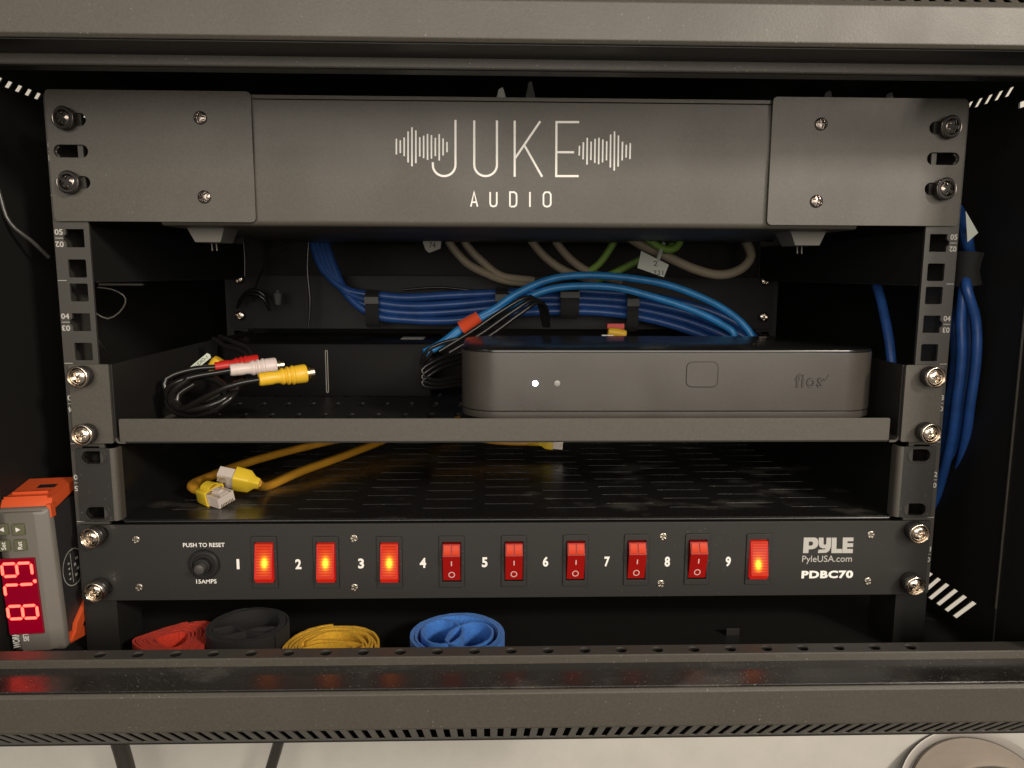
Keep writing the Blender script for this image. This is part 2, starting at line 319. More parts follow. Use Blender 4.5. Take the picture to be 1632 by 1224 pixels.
# ================================================================== cabinet
cab = thing('rack_cabinet', 'black steel rack cabinet with slotted front frame, open and holding all the equipment', 'cabinet', (0, 100, -168))
L0, F0 = -60.0, -83.0
def holed_prof(mb, pts, x0, x1, t=1.4):                     # folded sheet drawn as a closed thick profile along X
    n = len(pts); nr = []
    for i in range(n):
        a = (Vector(pts[i])-Vector(pts[i-1])).normalized() if i else None; b = (Vector(pts[i+1])-Vector(pts[i])).normalized() if i < n-1 else None
        a = a or b; b = b or a; d = (a+b); nn = Vector((-d.y, d.x)).normalized(); k = t/max(0.4, nn.dot(Vector((-a.y, a.x)))); nr.append(Vector(pts[i])+nn*k)
    o = [Vector(p) for p in pts]+nr[::-1]; N = len(o)
    vs = [(x0, p.x, p.y) for p in o]+[(x1, p.x, p.y) for p in o]
    fs = [(i, (i+1)%N, (i+1)%N+N, i+N) for i in range(N)]
    for i in range(n-1): fs += [(i, i+1, N-2-i, N-1-i), (i+N, N-1-i+N, N-2-i+N, i+1+N)]
    return mb.add(vs, fs)
XE = 300
# lower front: front face, glossy ledge, raised lip; the holed strip and the vent chamfer are sheets with real openings
lo = obj('lower_front_frame', holed_prof(MB(), [(-83.0, -163.4), (-83.0, -146.6), (-82.0, -145.5)], -XE, XE), 'frame', cab)
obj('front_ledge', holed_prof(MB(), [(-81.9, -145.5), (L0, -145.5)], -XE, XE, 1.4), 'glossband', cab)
obj('front_lip', holed_prof(MB(), [(L0, -145.4), (L0, -139.9)], -XE, XE, -1.2), 'frame', cab)
hs = [circ(-2.0+18.62*k, -55.2, 2.9, 20) for k in range(-11, 12)]
obj('holed_strip', plate(MB(), rect(-XE, XE, -59.9, -50.5), hs, XY(-139.7, 1.0)), 'railp', cab)
obj('inner_return', MB().box(-XE, XE, -51.7, -50.5, -167, -141.0), 'inner', cab)
def chamfer(u, v, w, top=False):                            # v runs down-and-back along the 45 degree face
    y = -83.0+v*0.743+w*0.35; z = (161.0 if top else 163.4)+v*0.669-w*0.39
    return (u, y, z if top else -z)
vs_ = []
for k in range(-39, 40):
    c = -1.0+6.55*k; vs_.append([(c-1.55, 5.5), (c+1.55, 5.5), (c+1.55, 29.5), (c-1.55, 29.5)])
obj('vent_grille', plate(MB(), rect(-XE, XE, 0.05, 33.0), vs_, lambda u, v, w: chamfer(u, v, w)), 'powder', cab)
obj('vent_grille', plate(MB(), rect(-XE, XE, 0.05, 33.0), vs_, lambda u, v, w: chamfer(u, v, w, True)), 'frame', cab)
obj('upper_front_frame', holed_prof(MB(), [(-83, 160.95), (-83, 146.4), (-82, 145.3)], -XE, XE, -1.4), 'frame', cab)
obj('upper_ledge', holed_prof(MB(), [(-81.9, 145.3), (L0, 145.3)], -XE, XE, -1.4), 'black', cab)
obj('upper_lip', holed_prof(MB(), [(L0, 145.2), (L0-0.6, 144.4), (L0-0.6, 140.0), (L0, 139.3)], -XE, XE, 1.2), 'frame', cab)
obj('inner_return', MB().box(-XE, XE, -58.7, -50.5, 139.2, 140.4), 'black', cab)
obj('floor_panel', MB().box(-278, 278, -58, 380, -186.6, -185.4), 'inner', cab)
fl = obj('cabinet_floor', MB().box(-275, 275, -50.4, 370, -169.5, -168), 'inner', cab)
obj('top_panel', MB().box(-278, 278, -58, 380, 183, 184.5), 'inner', cab)
obj('back_panel', MB().box(-XE, XE, 370.5, 372, -167.9, 167.9), 'inner', cab)
# side panels with 45 degree slots (the same pressing, turned round for the other side) and stiles in front of them
def slots_side(front_lower):
    h = []
    for k in range(26):
        y = -2+9.1*k
        for (zt, zb) in ((-143.8, -161.5), (152.6, 148.2)):
            dy = (zt-zb)
            if front_lower: a = (y+dy, zt); b = (y, zb)     # deeper end is the upper one
            else: a = (y, zt); b = (y+dy, zb)
            q = 2.2
            if (zt > 0 and min(a[0], b[0]) < 14) or (zt < 0 and min(a[0], b[0]) < 7): continue
            h.append([(a[0]-q, a[1]), (b[0]-q, b[1]), (b[0]+q, b[1]), (a[0]+q, a[1])])
    return h
obj('side_panel', plate(MB(), rect(-12, 370, -185.3, 182.9), slots_side(False)+[rect(1.0, 9.0, 139.6, 143.0)], YZ(276.0, 1.0)), 'inner', cab)
obj('side_panel', plate(MB(), rect(-12, 370, -185.3, 182.9), slots_side(True), YZ(-276.0, -1.0)), 'inner', cab)
for sx, m_ in ((1, 'black'), (-1, 'inner')): obj('stile', plate(MB(), [(-81.5, -145.3), (-60.2, -145.3), (-60.2, -138), (-50.2, -138), (-50.2, -180), (-13.2, -180), (-13.2, 180), (-50.2, 180), (-50.2, 138), (-60.2, 138), (-60.2, 145.1), (-81.5, 145.1)], [rect(-40, -39, -1, 1)], YZ(sx*276.0, sx*1.2)), m_, cab)
obj('stile_edge', MB().box(275.2, 277.4, -13.1, -12.1, -139, 139), 'powder', cab)

# rails
def rail(front=True, sx=1, y=0.0, zmax=139.5):
    holes = []
    for u in range(-3, 3):
        for k in (6.35, 22.225, 38.1):
            z = u*44.45+k
            c = sx*232.5
            if front and abs(k-22.225) < 1:
                s = sx; w = 4.75
                lp = [(c-w, z-w), (c+w, z-w), (c+w, z+w), (c-w, z+w)]
                # small keyed notch towards the numbered side
                nt = [(c+s*w, z-2.0), (c+s*(w+1.4), z-0.9), (c+s*(w+1.4), z+0.9), (c+s*w, z+2.0)]
                if s > 0: lp = [(c-w, z-w), (c+w, z-w)]+nt+[(c+w, z+w), (c-w, z+w)]
                else: lp = [(c-w, z-w), (c+w, z-w), (c+w, z+w), (c-w, z+w)]+nt[::-1]
                holes.append(lp)
            else: holes.append(rrect(c, z, 9.5, 9.5, 0.7, 2))
    mb = MB(); xs = sorted((sx*225.0, sx*243.4)); zb = -134.6 if front else -zmax
    plate(mb, rect(xs[0], xs[1], zb, zmax), holes, XZ(y, 1.8))
    xo = sorted((sx*243.4, sx*241.6)); mb.box(xo[0], xo[1], y+1.85, y+32, zb, zmax)
    return mb
for sx in (-1, 1):
    r = obj('rail', rail(True, sx), 'railp', cab)
    obj('shaded_rail_end', MB().box(min(sx*225, sx*243.4), max(sx*225, sx*243.4), 1.0, 30, -167.8, -134.8), 'inner', cab)  # rail carried on in darker steel, its shade put into the colour
    names = {2: ('06', '01'), 1: ('05', '02'), 0: ('04', '03'), -1: ('03', '04'), -2: ('02', '05'), -3: ('01', '06')}
    for u in range(-3, 3):
        zc = u*44.45+22.225
        xa, xb = (-242.9, -238.6) if sx < 0 else (238.9, 242.8)
        mb = text_mb(names[u][0], xa, xb, zc+1.7, zc+4.7, -0.02, bold=0.02)
        t2 = text_mb(names[u][1], xa, xb, zc-4.7, zc-1.7, -0.02, rot=180, bold=0.02); mb.add(t2.v, t2.f)
        mb.box(xa+0.1, xb, -0.12, 0.0, zc-0.15, zc+0.15); zt = zc+22.225
        if u < 2: mb.box(xa-0.2 if sx < 0 else xa, xb if sx < 0 else xb+0.2, -0.12, 0, zt-0.15, zt+0.15)
        obj('printed_number', mb, 'greyprint', r)
    rb = obj('rear_rail', rail(False, sx, 262, 150), 'inner', cab)
    for z in (43.4, 12.0): small_screw(cab, sx*229, z, 254.5, HEAD)
    b0, b1 = sorted((sx*226.6, sx*241))
    br = MB(); xs2 = sorted((sx*226.2, sx*227.4)); br.box(xs2[0], xs2[1], 4, 261.8, 43.5, 73)
    obj('side_brace', br, 'inner', cab); ed = MB(); ed.box(min(sx*225.2, sx*226.1), max(sx*225.2, sx*226.1), 6, 240, 43.3, 44.2); obj('brace_edge', ed, 'black', cab)
a, b = at(157, 455, 100), at(228, 452, 100); obj('brace_bar', MB().box(a.x, b.x, 100, 104, a.z, b.z), 'powder', cab)
# rear one-unit panel carrying the cable straps
pn = obj('rear_blank_panel', plate(MB(), rect(-238, 238, 0.6, 46.5), [], XZ(258, 1.5)), mat('rear_panel_paint', (0.008, 0.0078, 0.0075), 0.5, bump=0.2, spec=0.25), cab)

# ================================================================== amplifier
amp = thing('audio_amplifier', 'wide dark grey amplifier with white JUKE AUDIO lettering under the top frame', 'amplifier', (0, 100, 72))
def prof_x(prof, x0, x1):                                   # closed profile in (Y,Z) extruded along X
    n = len(prof); vs = [(x0, y, z) for y, z in prof]+[(x1, y, z) for y, z in prof]
    return MB().add(vs, [(i, (i+1)%n, (i+1)%n+n, i+n) for i in range(n)]+[tuple(reversed(range(n))), tuple(i+n for i in range(n))])
fp = [(0.3+3.2*(1-math.cos(math.radians(a))), 76.8-3.2*math.sin(math.radians(a))) for a in range(0, 91, 15)]
obj('chassis', prof_x([(0.3, 138.3)]+fp+[(214, 73.6), (214, 138.3)], -187, 187), 'powder', amp)
obj('lid', MB().box(-186, 186, -0.2, 214, 138.7, 140.6), 'powder', amp)
for sx in (-1, 1):
    c = sx*230.3
    hl = [rrect(c, z, 17.6, 6.5, 3.2, 8) for z in (127.0, 111.1, 95.25)]
    x0, x1 = sorted((sx*136.6, sx*241.6)); zo = 0 if sx < 0 else 0.9
    ear = obj('rack_ear', plate(MB(), rrect((x0+x1)/2, 108.6+zo*0.3, x1-x0, 66.4, 2.4, 5), hl, XZ(-2.0, 2.0)), 'powder', amp)
    for z, tl in ((127.0, 0.08), (95.0, -0.04)): rack_screw(ear, sx*231.0, z, -2.0, 3.6, True, (tl, 0.10*sx))
    for z in (128.3, 88.3): small_screw(ear, sx*162.8, z, -2.0, HEADD)
    cx = -171 if sx < 0 else 168.5
    ft = MB(); ft.add([(cx-10.2,20,73.4),(cx+10.2,20,73.4),(cx+10.2,44,73.4),(cx-10.2,44,73.4),(cx-6.6,21.5,65.8),(cx+7.4,21.5,65.8),(cx+7.4,42,65.8),(cx-6.6,42,65.8)],
                      [(0,1,5,4),(1,2,6,5),(2,3,7,6),(3,0,4,7),(4,5,6,7),(3,2,1,0)]); ft.box(cx-11.5, cx+11.5, 19.2, 45, 73.4, 73.9)
    fo = obj('foot', ft, 'foot', amp)
    for dx in (-1.2, 1.4): obj('pin', lathe(MB(), [(0.4, 0), (0.4, 4.5)], 10, (cx+dx, 32, 65.8), (0.05, 0, -1)), 'foot', fo)
def g(u, v, y=0.15):                                        # logo measured on the front face
    p = at(600+u/3.709, 120+v/3.709, 0.3); return (p.x, p.z)
logo = MB(); SW = 1.12
arc = lambda cx, cy, rx, ry, a0, a1, n=14: [(cx+rx*math.cos(math.radians(a0+(a1-a0)*i/n)), cy+ry*math.sin(math.radians(a0+(a1-a0)*i/n))) for i in range(n+1)]
stroke(logo, [g(467, 264)]+[g(*p) for p in arc(400, 530, 67, 66, 0, 168)]+[g(333, 514)], SW, 0.12)
obj('logo_letter', logo, 'white', amp)
logo = MB(); stroke(logo, [g(578, 267)]+[g(*p) for p in arc(645, 530, 67, 66, 180, 0)]+[g(712, 267)], SW, 0.12); obj('logo_letter', logo, 'white', amp)
logo = MB(); stroke(logo, [g(817, 268), g(817, 600)], SW, 0.12); stroke(logo, [g(968, 272), g(820, 490)], SW, 0.10); stroke(logo, [g(872, 410), g(979, 600)], SW, 0.08); obj('logo_letter', logo, 'white', amp)
logo = MB(); stroke(logo, [g(1198, 277), g(1064, 277), g(1062, 596), g(1195, 596)], SW, 0.12); stroke(logo, [g(1066, 455), g(1168, 455)], SW, 0.10); obj('logo_letter', logo, 'white', amp)
for bars in ([(118,375,468),(141,385,460),(164,368,478),(187,332,515),(210,308,538),(233,326,520),(256,366,480),(279,357,490),(302,347,500),(325,354,493),(348,370,478),(371,348,504),(394,374,474),(417,395,455)],
             [(1200,417,475),(1223,396,497),(1246,370,528),(1269,392,502),(1292,376,518),(1315,370,526),(1338,380,515),(1361,390,503),(1384,350,545),(1407,332,563),(1430,356,540),(1454,393,503),(1477,411,486),(1500,401,495)]):
    for (u, a, b) in bars:
        mb = MB(); stroke(mb, [g(u, a), g(u-(2 if u > 1000 else 0), b)], 0.8, 0.12); obj('wave_bar', mb, 'white', amp)
sm = 0.88
def letters(spec):
    for st in spec:
        mb = MB()
        for k, s_ in enumerate(st): stroke(mb, [g(*p) for p in s_], sm, 0.12-0.02*k)
        obj('logo_letter', mb, 'white', amp)
letters([[[(558,776),(577,690),(597,776)], [(565,750),(591,750)]],
         [[(672,690),(672,758),(677,771),(691,776),(706,771),(711,758),(711,690)]],
         [[(789,776),(789,691),(815,691),(826,700),(828,712),(828,755),(825,768),(815,776),(791,776)]],
         [[(907,690),(907,778)]],
         [[(1008,690),(995,693),(987,705),(987,762),(994,773),(1008,777),(1022,773),(1030,762),(1030,705),(1022,693),(1009,690)]]])

# ================================================================== upper shelf
sh = thing('rack_shelf', 'upper vented rack shelf with a raised grey front lip and chrome mounting screws', 'shelf', (0, 120, -44))
SF = -43.4
hl = []
for j in range(7):
    for k in range(-12, 13):
        cx = k*17.45+1.0+(0 if j%2 == 0 else 0)
        if abs(cx) < 212: hl.append(rrect(cx, 78.0+j*42.5-36*0, 4.0, 17.5, 1.9, 4))
for k in range(-12, 13):
    hl.append(rrect(k*17.45+1.0, 36, 4.0, 17.5, 1.9, 4))
trc = obj('tray', plate(MB(), rect(-218.0, 218.0, 1.3, 340*0+255, ), [h for h in hl if max(p[1] for p in h) < 250], XY(SF, 1.2)), 'black', sh)
obj('front_lip', plate(MB(), rrect(-1.6, -37.1, 429.6, 12.8, 1.0, 3), [], XZ(0.0, 1.25)), 'powder', sh)
for sx in (-1, 1):
    w0, w1 = sorted((sx*218.1, sx*219.3)); obj('side_wall', MB().box(w0, w1, 0.3, 255, -41.5, -0.6), 'black', sh)
    cv = [(sx*218.7-sx*2.4+sx*2.4*math.cos(math.radians(a))*1.0, -41.5-2.6*math.sin(math.radians(a))) for a in range(0, 91, 15)]
    mb = MB(); stroke(mb, cv+[(sx*213.6, -44.1)], 1.2, 0.2, 254); obj('corner_bend', mb, 'powder', sh)
    x0, x1 = sorted((sx*219.0, sx*240.4))
    ear = obj('rack_ear', plate(MB(), rrect((x0+x1)/2, -22.2, x1-x0, 43.6, 0.8, 2), [], XZ(-2.0, 2.0)), 'powder', sh)
    for z in (-6.4, -38.0): rack_screw(ear, sx*232.2, z, -2.0, 5.6, False, (0.05*random.uniform(-1, 1), 0.05*sx))

# ================================================================== lower shelf
s2 = thing('rack_shelf', 'lower glossy black rack shelf with empty slotted ears and yellow cables lying in it', 'shelf', (0, 120, -90))
Z2 = -88.6; hl = []
for c in range(-6, 7):
    for r_ in range(13):
        cx = -38+51.3*c*0.995-1 if False else c*36.7-37.6+0*r_
        y = (20.5 if c%2 == 0 else 28.8)+r_*18.6
        if abs(cx) < 200 and y < 245: hl.append(rrect(cx+0.0, y, 29.6, 1.7, 0.8, 2))
obj('tray', plate(MB(), rect(-218.5, 218.5, 2.0, 250), hl, XY(Z2, 1.1)), 'tray', s2)
ep = [(2.4+1.4*math.sin(math.radians(a)), 0) for a in (0,)]
obj('front_edge', lathe(MB(), [(0.85, -217), (0.85, 217)], 14, (0, 1.0, Z2-0.75), (1, 0, 0)), 'gloss', s2)
obj('back_wall', MB().box(-218.5, 218.5, 250.1, 251.4, Z2-1, -48), 'inner', s2)
for sx in (-1, 1):
    w0, w1 = sorted((sx*218.6, sx*219.8)); obj('side_wall', MB().box(w0, w1, 3.0, 250, Z2-1, -47.4), 'gloss', s2)
    c = sx*230.6
    hl = [rrect(c, z, 12.6, 7.2, 3.5, 8) for z in (-51.9, -83.6)]
    x0, x1 = sorted((sx*221.6, sx*240.2))
    prof = []
    ear = obj('rack_ear', plate(MB(), rrect((x0+x1)/2, -67.6, x1-x0, 41.6, 1.2, 3), hl, XZ(-1.6, 1.6)), 'strip', s2)
    mb = MB()
    pr_ = [(sx*221.7-sx*3.2*math.sin(math.radians(a)), -1.6+3.2*(1-math.cos(math.radians(a)))) for a in range(0, 91, 15)]
    pi_ = [(sx*221.7-sx*1.8*math.sin(math.radians(a)), 0.0+1.8*(1-math.cos(math.radians(a)))) for a in range(90, -1, -15)]
    o_ = pr_+[(sx*218.5, 6), (sx*219.9, 6)]+pi_; n = len(o_)
    mb.add([(p[0], p[1], -88.2) for p in o_]+[(p[0], p[1], -47) for p in o_], [(i, (i+1)%n, (i+1)%n+n, i+n) for i in range(n)]+[tuple(range(n)), tuple(i+n for i in range(n))])
    obj('corner_bend', mb, 'powder', s2)
    for h in hl:
        ring = MB(); zc = sum(p[1] for p in h)/len(h)
        plate(ring, rrect(c, zc, 14.2, 8.8, 4.3, 8), [rrect(c, zc, 12.5, 7.1, 3.5, 8)], XZ(-1.85, 0.35)); obj('slot_rim', ring, 'strip', s2)

# ================================================================== power strip
ps = thing('power_strip', 'black rack power panel with nine numbered red rocker switches and a reset button', 'power strip', (0, 60, -134))
PF = -2.2
hl = [rrect(0, 0, 1, 1, .1)]*0
SWX = [(422, 896), (520, 896), (621, 896), (720, 895), (819, 894), (917, 893), (1014, 892), (1111, 891), (1208, 891)]
for (px, py) in SWX:
    p = at(px, py, PF); hl.append(rect(p.x-5.4, p.x+5.4, p.z-11.9, p.z+11.9))
sl = []
for sx in (-1, 1):
    for z in (-95.2, -127.0): sl.append(rrect(sx*230.5, z, 11, 6.6, 3.2, 6))
panel = obj('front_panel', plate(MB(), rrect(-0.8, -112.4, 482.0, 44.2, 0.6, 2), hl+sl, XZ(PF, 2.2)), 'strip', ps)
obj('chassis', MB().box(-216, 216, 0.3, 110, -134.0, -91.5), 'black', ps)
for sx in (-1, 1):
    for z in (-95.6, -126.6): rack_screw(panel, sx*(231.6 if sx < 0 else 230.2), z, PF, 5.8, False, (0.10, 0.06*sx))
for (px, py) in [(217, 860), (222, 936), (564, 858), (565, 936), (1057, 855), (1053, 930), (1388, 852), (1383, 926)]:
    p = at(px, py, PF); small_screw(panel, p.x, p.z, PF)
def rocker(on, cx, cz):                                     # profile in (Y,Z): apex above the middle when off, below when on
    if on: pr = [(PF+1.5, cz+11.0), (PF-1.0, cz+11.0), (PF-4.6, cz-7.8), (PF-2.6, cz-11.0), (PF+1.5, cz-11.0)]
    else: pr = [(PF+1.5, cz+11.0), (PF-2.2, cz+11.0), (PF-4.8, cz+4.6), (PF-0.4, cz-11.0), (PF+1.5, cz-11.0)]
    n = len(pr); return MB().add([(cx-4.9, y, z) for y, z in pr]+[(cx+4.9, y, z) for y, z in pr], [(i, (i+1)%n, (i+1)%n+n, i+n) for i in range(n)]+[tuple(range(n)), tuple(i+n for i in range(n))])
for i, (px, py) in enumerate(SWX):
    p = at(px, py, PF); cx, cz = p.x, p.z; on = i in (0, 1, 2, 8)
    mb = MB(); plate(mb, rrect(cx, cz, 14.2, 30.2, 0.7, 2), [rect(cx-5.35, cx+5.35, cz-11.8, cz+11.8)], XZ(PF-0.75, 0.75))
    sw = obj('rocker_switch', mb, 'strip', ps, label='lit glowing rocker switch' if on else 'unlit red rocker switch')
    mb = MB(); plate(mb, rrect(cx, cz, 14.9, 30.9, 0.9, 2), [rrect(cx, cz, 14.3, 30.3, 0.7, 2)], XZ(PF-0.06, 0.05)); obj('frame_gap', mb, 'groove', sw)
    obj('well', MB().box(cx-5.3, cx+5.3, PF+2.0, PF+2.6, cz-11.7, cz+11.7), 'groove', sw)
    rk = obj('rocker', rocker(on, cx, cz), 'rlitb' if on else 'roff', sw)
    if on:
        sy = lambda z: PF-1.0-3.6*(cz+11.0-z)/18.8-0.22
        mb = MB(); mb.add([(cx-3.9, sy(cz+9.8), cz+9.8), (cx+3.9, sy(cz+9.8), cz+9.8), (cx+3.9, sy(cz-6.6), cz-6.6), (cx-3.9, sy(cz-6.6), cz-6.6)]+[(cx-4.2, sy(cz+10.1)+0.25, cz+10.1), (cx+4.2, sy(cz+10.1)+0.25, cz+10.1), (cx+4.2, sy(cz-6.9)+0.25, cz-6.9), (cx-4.2, sy(cz-6.9)+0.25, cz-6.9)], [(0,1,2,3),(0,1,5,4),(1,2,6,5),(2,3,7,6),(3,0,4,7)])
        obj('lit_lens', mb, 'rlit', sw, origin=(cx+(0.7 if i == 0 else 0.2 if i != 8 else -0.9), PF-2.5, cz+(0.6 if i != 8 else -2.0)))
    if not on:
        for k in (-1, 1):                                   # the two ribbed lens windows on the upper slope
            x0, x1 = sorted((cx+k*0.35, cx+k*4.3)); mb = MB(); d = 0.28
            mb.add([(x0, PF-4.75, cz+5.2-0.0+d*0), (x1, PF-4.75, cz+5.2), (x1, PF-2.55, cz+10.6), (x0, PF-2.55, cz+10.6),
                    (x0, PF-4.55-d, cz+5.35+d), (x1, PF-4.55-d, cz+5.35+d), (x1, PF-2.55-d, cz+10.3+d), (x0, PF-2.55-d, cz+10.3+d)],
                   [(0,1,5,4),(1,2,6,5),(2,3,7,6),(3,0,4,7),(4,5,6,7),(3,2,1,0)]); obj('lens', mb, 'rlens', sw)
        def fy(z): t = (cz+4.6-z)/15.6; return PF-4.8+4.4*t-0.06
        mb = MB(); mb.add([(cx-0.3, fy(cz+1.6), cz+1.6), (cx+0.3, fy(cz+1.6), cz+1.6), (cx+0.3, fy(cz-1.4), cz-1.4), (cx-0.3, fy(cz-1.4), cz-1.4)], [(0, 1, 2, 3)])
        n = 24; ring = []
        for r_ in (1.95, 1.45):
            for a in range(n): zz = cz-7.3+r_*math.sin(2*math.pi*a/n); ring.append((cx+r_*math.cos(2*math.pi*a/n)*0.95, fy(zz), zz))
        mb.add(ring, [(a, (a+1)%n, (a+1)%n+n, a+n) for a in range(n)]); obj('marking', mb, 'rprint', sw)
    else:
        mb = MB()
        for z0, z1 in ((11.05, 10.4), (-7.6, -8.3)):
            y0 = PF-1.05 if z0 > 0 else PF-4.65
            mb.box(cx-4.7, cx+4.7, y0-0.25, y0+0.3, cz+z1, cz+z0)
        obj('lens_edge', mb, 'rlens', sw)
NB = [(376,383,891,907,'1'),(471,480,891,907,'2'),(571,580,890,906,'3'),(669,679,889,905,'4'),(768,777,888,904,'5'),(865,874,887,903,'6'),(963,972,887,903,'7'),(1059,1068,887,903,'8'),(1156,1165,887,903,'9')]
for (a, b, c, d, s_) in NB: obj('printed_number', text_px(s_, a+(1.6 if s_ == '1' else 0), b-(1.8 if s_ == '1' else 0), c, d, PF-0.02, bold=0.0 if s_ == '1' else 0.035), 'white', ps)
obj('lettering', text_px('PUSH TO RESET', 292, 358, 865, 872, PF-0.02, bold=0.01), 'white', ps)
obj('lettering', text_px('15AMPS', 313, 345, 923, 930, PF-0.02, bold=0.01), 'white', ps)
c_ = at(326, 899, PF)
kb = obj('reset_button', lathe(MB(), [(8.3, 0), (8.3, 1.2), (7.6, 1.9), (6.2, 2.0), (5.8, 1.4), (4.6, 1.4), (4.6, 4.2), (4.2, 4.8), (3.1, 4.9), (3.0, 4.2), (0.01, 4.2)], 40, (c_.x, PF, c_.z)), 'plastic', ps)
kn = MB()
for k in range(40):
    a = 2*math.pi*k/40; kn.box(7.9, 8.6, -1.7, 0, -0.35, 0.35) if False else None
    ca, sa = math.cos(a), math.sin(a)
    q = [(7.0, -0.35), (8.75, -0.35), (8.75, 0.35), (7.0, 0.35)]; q = [(c_.x+u*ca-v*sa, c_.z+u*sa+v*ca) for u, v in q]
    kn.add([(u, PF, v) for u, v in q]+[(u, PF-1.6, v) for u, v in q], [(0,1,5,4),(1,2,6,5),(2,3,7,6),(3,0,4,7),(4,5,6,7),(3,2,1,0)])
obj('knurled_ring', kn, 'plastic', kb)
obj('plunger', lathe(MB(), [(2.9, 0), (2.9, 7.6), (2.6, 8.3), (1.8, 8.6), (0.01, 8.7)], 28, (c_.x, PF-0.5, c_.z)), mat('grey_plunger', (0.06, 0.055, 0.052), 0.4, edge=0), kb)
# maker's lettering
def gl(u, v): p = at(1220+u/3.961, 820+v/3.961, PF); return (p.x, p.z)
def poly(name, out, holes=()):
    mb = MB(); plate(mb, [gl(*p) for p in out], [[gl(*p) for p in h] for h in holes], XZ(PF-0.14, 0.12)); obj(name, mb, 'greyprint', ps)
poly('logo_letter', [(242,145),(313,145),(326,152),(333,166),(333,186),(325,204),(308,215),(290,219),(272,219),(270,243),(236,243)], [[(274,170),(294,170),(300,178),(298,190),(290,196),(272,196)]])
poly('logo_letter', [(336,146),(366,146),(366,186),(374,192),(383,186),(385,146),(415,146),(412,205),(402,228),(384,241),(330,243),(334,222),(372,220),(380,212),(362,214),(343,206),(336,190)])
poly('logo_letter', [(419,146),(449,146),(447,217),(484,217),(483,243),(415,243)])
poly('logo_letter', [(488,145),(555,145),(554,168),(517,168),(517,181),(553,181),(552,205),(515,205),(514,217),(551,217),(550,243),(485,243)])
obj('lettering', text_px('PyleUSA.com', 1278, 1358, 885, 899, PF-0.02), 'greyprint', ps)
obj('lettering', text_px('PDBC70', 1277, 1360, 909, 922, PF-0.02, bold=0.045, spacing=1.1), 'white', ps)

# ================================================================== router
rt = thing('internet_router', 'wide dark grey router with rounded ends and a white status light on the upper shelf', 'router', (93, 80, -43))
RX0, RX1, RY0, RY1 = -29.5, 216.0, 14.0, 114.0
def slab(x0, x1, y0, y1, r, z0, z1, n=9, rt_=0.0):
    o = rrect((x0+x1)/2, (y0+y1)/2, x1-x0, y1-y0, r, n); mb = MB(); k = len(o)
    lv = [(z0, 0), (z1-rt_, 0)]+([(z1-rt_*0.3, rt_*0.3), (z1, rt_)] if rt_ else [])
    vs = []; cx, cy = (x0+x1)/2, (y0+y1)/2
    for (z, ins) in lv:
        for (x, y) in o: vs.append((cx+(x-cx)*(1-2*ins/(x1-x0)), cy+(y-cy)*(1-2*ins/(y1-y0)), z))
    fs = [tuple(reversed(range(k)))]
    for j in range(len(lv)-1): fs += [(j*k+i, j*k+(i+1)%k, (j+1)*k+(i+1)%k, (j+1)*k+i) for i in range(k)]
    fs.append(tuple((len(lv)-1)*k+i for i in range(k))); return mb.add(vs, fs)
obj('shell', slab(RX0, RX1, RY0, RY1, 23, -29.0, 4.6), 'routerp', rt)
obj('top_cover', slab(RX0+0.5, RX1-0.5, RY0+0.5, RY1-0.5, 22.5, 4.7, 6.3, rt_=0.5), 'gloss', rt)
obj('base_seam', slab(RX0+1.0, RX1-1.0, RY0+1.0, RY1-1, 22, -29.7, -29.0), 'groove', rt)
obj('base', slab(RX0+0.2, RX1-0.2, RY0+0.2, RY1-0.2, 23, -33.5, -29.7), 'routerp', rt)
for (x, y) in ((0, 35), (186, 35), (0, 115), (186, 115)): obj('foot', lathe(MB(), [(7, 0), (7, 9.85)], 20, (x, y, -43.38), (0, 0, 1)), 'plastic', rt)
c_ = at(1119, 597, RY0); o1 = rrect(c_.x, c_.z, 18.8, 15.0, 3.6, 6); o2 = rrect(c_.x, c_.z, 18.0, 14.2, 3.2, 6)
mb = MB(); plate(mb, o1, [o2], XZ(RY0-0.05, 0.12)); bt = obj('button_seam', mb, 'groove', rt)
mb = MB(); plate(mb, o2, [], XZ(RY0-0.22, 0.3)); obj('button', mb, 'routerp', rt)
c_ = at(853, 611, RY0); obj('status_light', lathe(MB(), [(1.6, 0), (1.6, 0.25), (1.2, 0.4), (0.01, 0.45)], 24, (c_.x, RY0, c_.z)), 'led', rt)
c_ = at(888, 611, RY0); obj('status_light', lathe(MB(), [(1.7, 0), (1.7, 0.15), (1.3, 0.3), (0.01, 0.32)], 24, (c_.x, RY0, c_.z)), 'ledoff', rt, label='unlit grey status light')
mb = text_px('fios', 1266.4, 1311.4, 595.2, 617.2, RY0, t=0.12, bold=0.025, spacing=1.2); obj('lettering_edge', mb, 'groove', rt)
mb = text_px('fios', 1267, 1312, 596, 618, RY0-0.1, t=0.25, bold=-0.005, spacing=1.2); obj('lettering', mb, 'routerp', rt)
mb = MB(); a, b, c = at(1311, 603, RY0), at(1314, 607, RY0), at(1321, 597, RY0); stroke(mb, [(a.x, a.z), (b.x, b.z), (c.x, c.z)], 0.45, RY0-0.2, 0.2); obj('lettering', mb, 'ink', rt)

